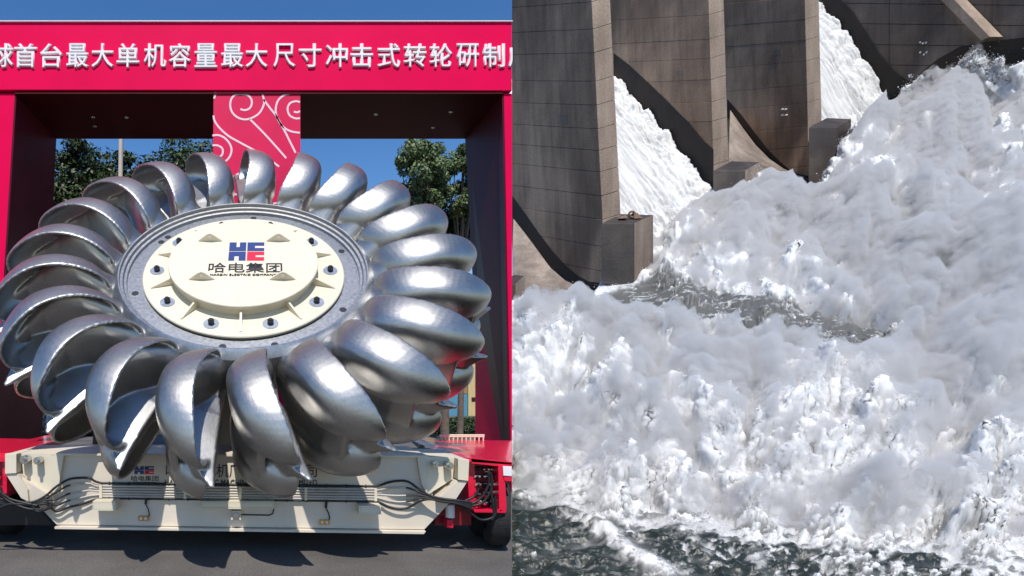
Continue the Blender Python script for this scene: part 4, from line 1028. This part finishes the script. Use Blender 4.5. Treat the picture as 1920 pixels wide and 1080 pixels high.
# ------------------------------------------------------------------ the chutes of falling white water
def chute(name, prof, Xa, Xb, label, seed, nxr=260, nyr=420):
    """prof: line on the far wall as (px, py); the sheet spans from Xa to Xb at each distance, falling towards the camera"""
    px = np.array([p[0] for p in prof], float); py = np.array([p[1] for p in prof], float)
    Y = Xb*FPX/(px-PX0); Z = CAMH + (PY0-py)/FPX*Y
    o = np.argsort(Y); Y, Z = Y[o], Z[o]
    tt = np.linspace(0, 1, nyr); Yt = Y[0] + (Y[-1]-Y[0])*tt; Zt = np.interp(Yt, Y, Z)
    k = np.ones(15)/15; Zt = np.convolve(np.pad(Zt, 7, 'edge'), k, 'valid')
    uu = np.linspace(0, 1, nxr); UU, TT = np.meshgrid(uu, tt); X = Xa + (Xb-Xa)*UU; YY = np.repeat(Yt[:, None], nxr, 1); ZZ = np.repeat(Zt[:, None], nxr, 1)[:nyr] - (Xb - X)*.12
    V = np.stack([X.ravel(), YY.ravel(), ZZ.ravel()], 1)
    n = facing(V, nxr, nyr); n *= np.sign(n[:, 2:3])
    s = (TT*(Yt[-1]-Yt[0])*1.3).ravel(); x = X.ravel(); q = 0*x + seed
    st = fbm(x/.9 + s/14, s/13, q, 5, .55)*.26 + fbm(x/.35 + s/9, s/4, q+3, 3, .6)*.05
    UU = UU.ravel(); TT = TT.ravel(); rough = sstep(.62, .98, UU); low_ = 1-sstep(.02, .30, TT); lump = billow(x/1.5, s/2.4, q+7, 5, .5)*(.012 + .38*rough + .4*low_)
    V += (st + lump)[:, None]*n
    ob = npmesh(name, V, gridfaces(nxr, nyr)[:, ::-1], FOAM, kind='structure', smooth=True)
    sk = fbm(x/.28 + s/7, s/5, q+11, 4, .6) + .6*fbm(x/1.2 + s/10, s/9, q+12, 3); fo = np.clip(.88 + sk*.34, .35, 1)*(1-.10*(1-rough)); setattr_(ob, 'foam', fo); setattr_(ob, 'silt', 0*fo)
    return ob
chute('chute_water', [(1140,128),(1152,140),(1175,162),(1200,196),(1230,226),(1262,265),(1290,300),(1320,335),(1345,368),(1370,400),(1400,430)], X1_+pw1-.6, X2_-.35, '', 1)
chute('chute_water', [(1520,-8),(1540,8),(1565,35),(1590,66),(1612,98),(1640,140),(1662,180),(1690,225),(1720,270)], X3_+pw3-.6, X4-.3, '', 5, 280, 380)

# ------------------------------------------------------------------ spray: drifting mist and flying drops
def grid_at(qx, qy, arr):
    "sample a river array at photo coordinates"
    i = np.clip(((qx-xs[0])/STEP).astype(int), 0, nx-1); j = np.clip(((qy-ys[0])/STEP).astype(int), 0, len(np.arange(60,1130,STEP))-1)
    return arr.reshape(ny, nx, -1)[j, i]
ms_ = 4
mxs = xs[::ms_]; mys = ys[:len(np.arange(60,1130,STEP)):ms_]
MX, MY = np.meshgrid(mxs, mys); sel = (np.arange(0, len(mys))*ms_)[:, None]*nx + (np.arange(len(mxs))*ms_)[None, :]
base = V_riv[sel.ravel()].reshape(len(mys), len(mxs), 3)
# smooth the base
for _ in range(6):
    b2 = base.copy(); b2[1:-1, 1:-1] = (base[:-2,1:-1]+base[2:,1:-1]+base[1:-1,:-2]+base[1:-1,2:]+base[1:-1,1:-1]*2)/6; base = b2
mx_, my_ = MX.ravel(), MY.ravel()
th = 23 + 16*fbm(mx_/120, my_/90, 0*mx_+31, 3, .5) + 15*billow(mx_/58+3, my_/46, 0*mx_+37, 4, .56)
for (cx, cyy, rx, ry, am) in ((1340,715,120,55,40),(1760,540,150,90,60),(1860,640,130,150,60),(1040,800,130,45,34),(1560,440,150,45,30),(1150,650,160,50,20),(1420,560,60,30,-30),(1700,740,120,60,30),(1450,400,120,50,18),(1750,300,120,70,22),(1250,860,200,50,12),(1500,760,120,60,26),(1180,720,120,60,14),(1000,655,90,40,16),(1600,930,150,35,20),(1730,860,110,50,24),(1840,480,100,40,20),(1480,650,70,30,24),(1040,745,120,50,-26),(1200,700,90,50,-20),(1530,790,140,70,-34),(1300,890,160,50,-18),(1640,330,80,50,-18),(1560,380,120,30,-16),(1180,600,120,18,-10),(1400,500,120,40,-12),(1480,365,160,24,-14),(1870,300,80,60,-14),(1850,420,70,40,-20),(1860,880,90,60,-18)):
    th = th + am*blob(mx_, my_, cx, cyy, rx, ry)  # spray thickened into grey for shaded hollows, thinned where foam looks sunlit
lowm = polyl(mx_, [(960,925),(1100,960),(1260,985),(1500,1010),(1750,1030),(2010,1060)])
th = th*(1-sstep(-60, 30, my_-lowm))*sstep(0, 40, my_ - polyl(mx_, [(960,575),(1095,570),(1120,530),(1165,460),(1228,430),(1250,415),(1340,350),(1430,350),(1515,330),(1600,240),(1650,200),(1700,180),(1740,150),(1800,122),(2010,105)]))
tgs = grid_at(mx_, my_, tong[:, None])[:, 0]; fl_ = grid_at(mx_, my_, flat[:, None])[:, 0]; tgs = np.maximum(tgs, 1-fl_); th = th*(1-tgs) - 6*tgs
fg = grid_at(mx_, my_, foamy[:, None])[:, 0]; th = np.maximum(th, -3 + 6.5*sstep(.4, .8, fg)*fl_).reshape(base.shape[:2]); th[:, 0:2] = np.minimum(th[:, 0:2], 30); th[0] = th[-1] = -3; th[:, -1] = -3
ub = base[..., 1]/FPX
top = base + (th*ub)[..., None]*np.array([-.02, -.55, .80]); bot_ = base + (-6*ub)[..., None]*np.array([0, -.4, .8])
top[..., 0] = np.maximum(top[..., 0], top[..., 1]*SEAM + .01); bot_[..., 0] = np.maximum(bot_[..., 0], bot_[..., 1]*SEAM + .01)
hh, ww = base.shape[:2]; F1 = gridfaces(ww, hh); F2 = gridfaces(ww, hh)[:, ::-1] + hh*ww
i = np.arange(hh*ww).reshape(hh, ww); rim = np.concatenate([i[0, :], i[1:, -1], i[-1, -2::-1], i[-2:0:-1, 0]])
r2 = np.roll(rim, -1); F3 = np.stack([rim, rim + hh*ww, r2 + hh*ww, r2], 1)[:, ::-1]
MIST = bpy.data.materials.new('mist'); MIST.use_nodes = True; nt = MIST.node_tree; nt.nodes.remove(nt.nodes['Principled BSDF'])
pv = nt.nodes.new('ShaderNodeVolumePrincipled'); pv.inputs['Color'].default_value = (.79, .788, .79, 1); pv.inputs['Density'].default_value = 1.5; pv.inputs['Anisotropy'].default_value = .0
tc = nt.nodes.new('ShaderNodeTexCoord'); nz_ = nt.nodes.new('ShaderNodeTexNoise'); nz_.inputs['Scale'].default_value = .8; nz_.inputs['Detail'].default_value = 6; nz_.inputs['Roughness'].default_value = .68; nz_.inputs['Distortion'].default_value = .6
nt.links.new(tc.outputs['Object'], nz_.inputs['Vector']); mr = nt.nodes.new('ShaderNodeMapRange'); mr.inputs[1].default_value = .42; mr.inputs[2].default_value = .66; mr.inputs[3].default_value = .08; mr.inputs[4].default_value = 4.6
nt.links.new(nz_.outputs['Fac'], mr.inputs[0]); nt.links.new(mr.outputs[0], pv.inputs['Density'])
nt.links.new(pv.outputs[0], nt.nodes['Material Output'].inputs['Volume'])
mist = npmesh('spray_mist', np.concatenate([top.reshape(-1, 3), bot_.reshape(-1, 3)]), np.concatenate([F1, F2, F3]), MIST, kind='stuff', smooth=True)
bm = bmesh.new(); bm.from_mesh(mist.data); bmesh.ops.recalc_face_normals(bm, faces=bm.faces); print('mist vol', bm.calc_volume(signed=True)); bm.to_mesh(mist.data); bm.free()
# drops thrown up from the crests
rs = np.random.default_rng(5)
N_ = 1500000
cand = rs.integers(0, nx*int(1070/STEP), N_)
fo_ = foamy[cand]; cx_, cy__ = PX[cand], PY[cand]
dens = fo_*(crispf[cand]*.8 + .12)*(1-.85*calm[cand])*np.clip(.35 + np.gradient(hgt.reshape(ny, nx), axis=0).ravel()[cand]*.9, .05, 1)
keep = (rs.uniform(size=N_) < dens) & (fo_ > .62); keep &= (cx_ > 966) & (cx_ < 1990)
idx = cand[keep]; print('drops', len(idx))
idx = idx[:230000]; n = len(idx)
P = V_riv[idx]; ud = P[:, 1:2]/FPX
cl = pnoise(PX[idx]/9, PY[idx]/9, 0*idx + 2.5)
off = rs.exponential(1, n)*(1.0 + 11*np.clip(cl, 0, 1)**1.3)
dirv = np.stack([rs.normal(-.15, .35, n), rs.normal(-.3, .25, n), rs.uniform(.5, 1.1, n)], 1)
P = P + dirv*(off[:, None]*ud) + rs.normal(size=(n, 3))*ud*.8
P[:, 0] = np.maximum(P[:, 0], P[:, 1]*SEAM + .15)
r_ = (ud[:, 0]*np.clip(rs.lognormal(-.55, .45, n), .2, 1.5))[:, None]
T4 = np.array([[1,1,1],[1,-1,-1],[-1,1,-1],[-1,-1,1]], float)*.7
q = rs.normal(size=(n, 4)); q /= np.linalg.norm(q, axis=1)[:, None]; w_, x_, y_, z_ = q.T
Rm = np.stack([np.stack([1-2*(y_*y_+z_*z_), 2*(x_*y_-z_*w_), 2*(x_*z_+y_*w_)], 1), np.stack([2*(x_*y_+z_*w_), 1-2*(x_*x_+z_*z_), 2*(y_*z_-x_*w_)], 1), np.stack([2*(x_*z_-y_*w_), 2*(y_*z_+x_*w_), 1-2*(x_*x_+y_*y_)], 1)], 1)
VV = (P[:, None, :] + np.einsum('nij,kj->nki', Rm, T4)*r_[:, None, :]).reshape(-1, 3)
FF = (np.arange(n)[:, None, None]*4 + np.array([[0,1,2],[0,3,1],[0,2,3],[1,3,2]])[None]).reshape(-1, 3)
drops = npmesh('spray_drops', VV, FF, M('spray_drop', (.80,.80,.80), .6, spec=.3), kind='stuff')
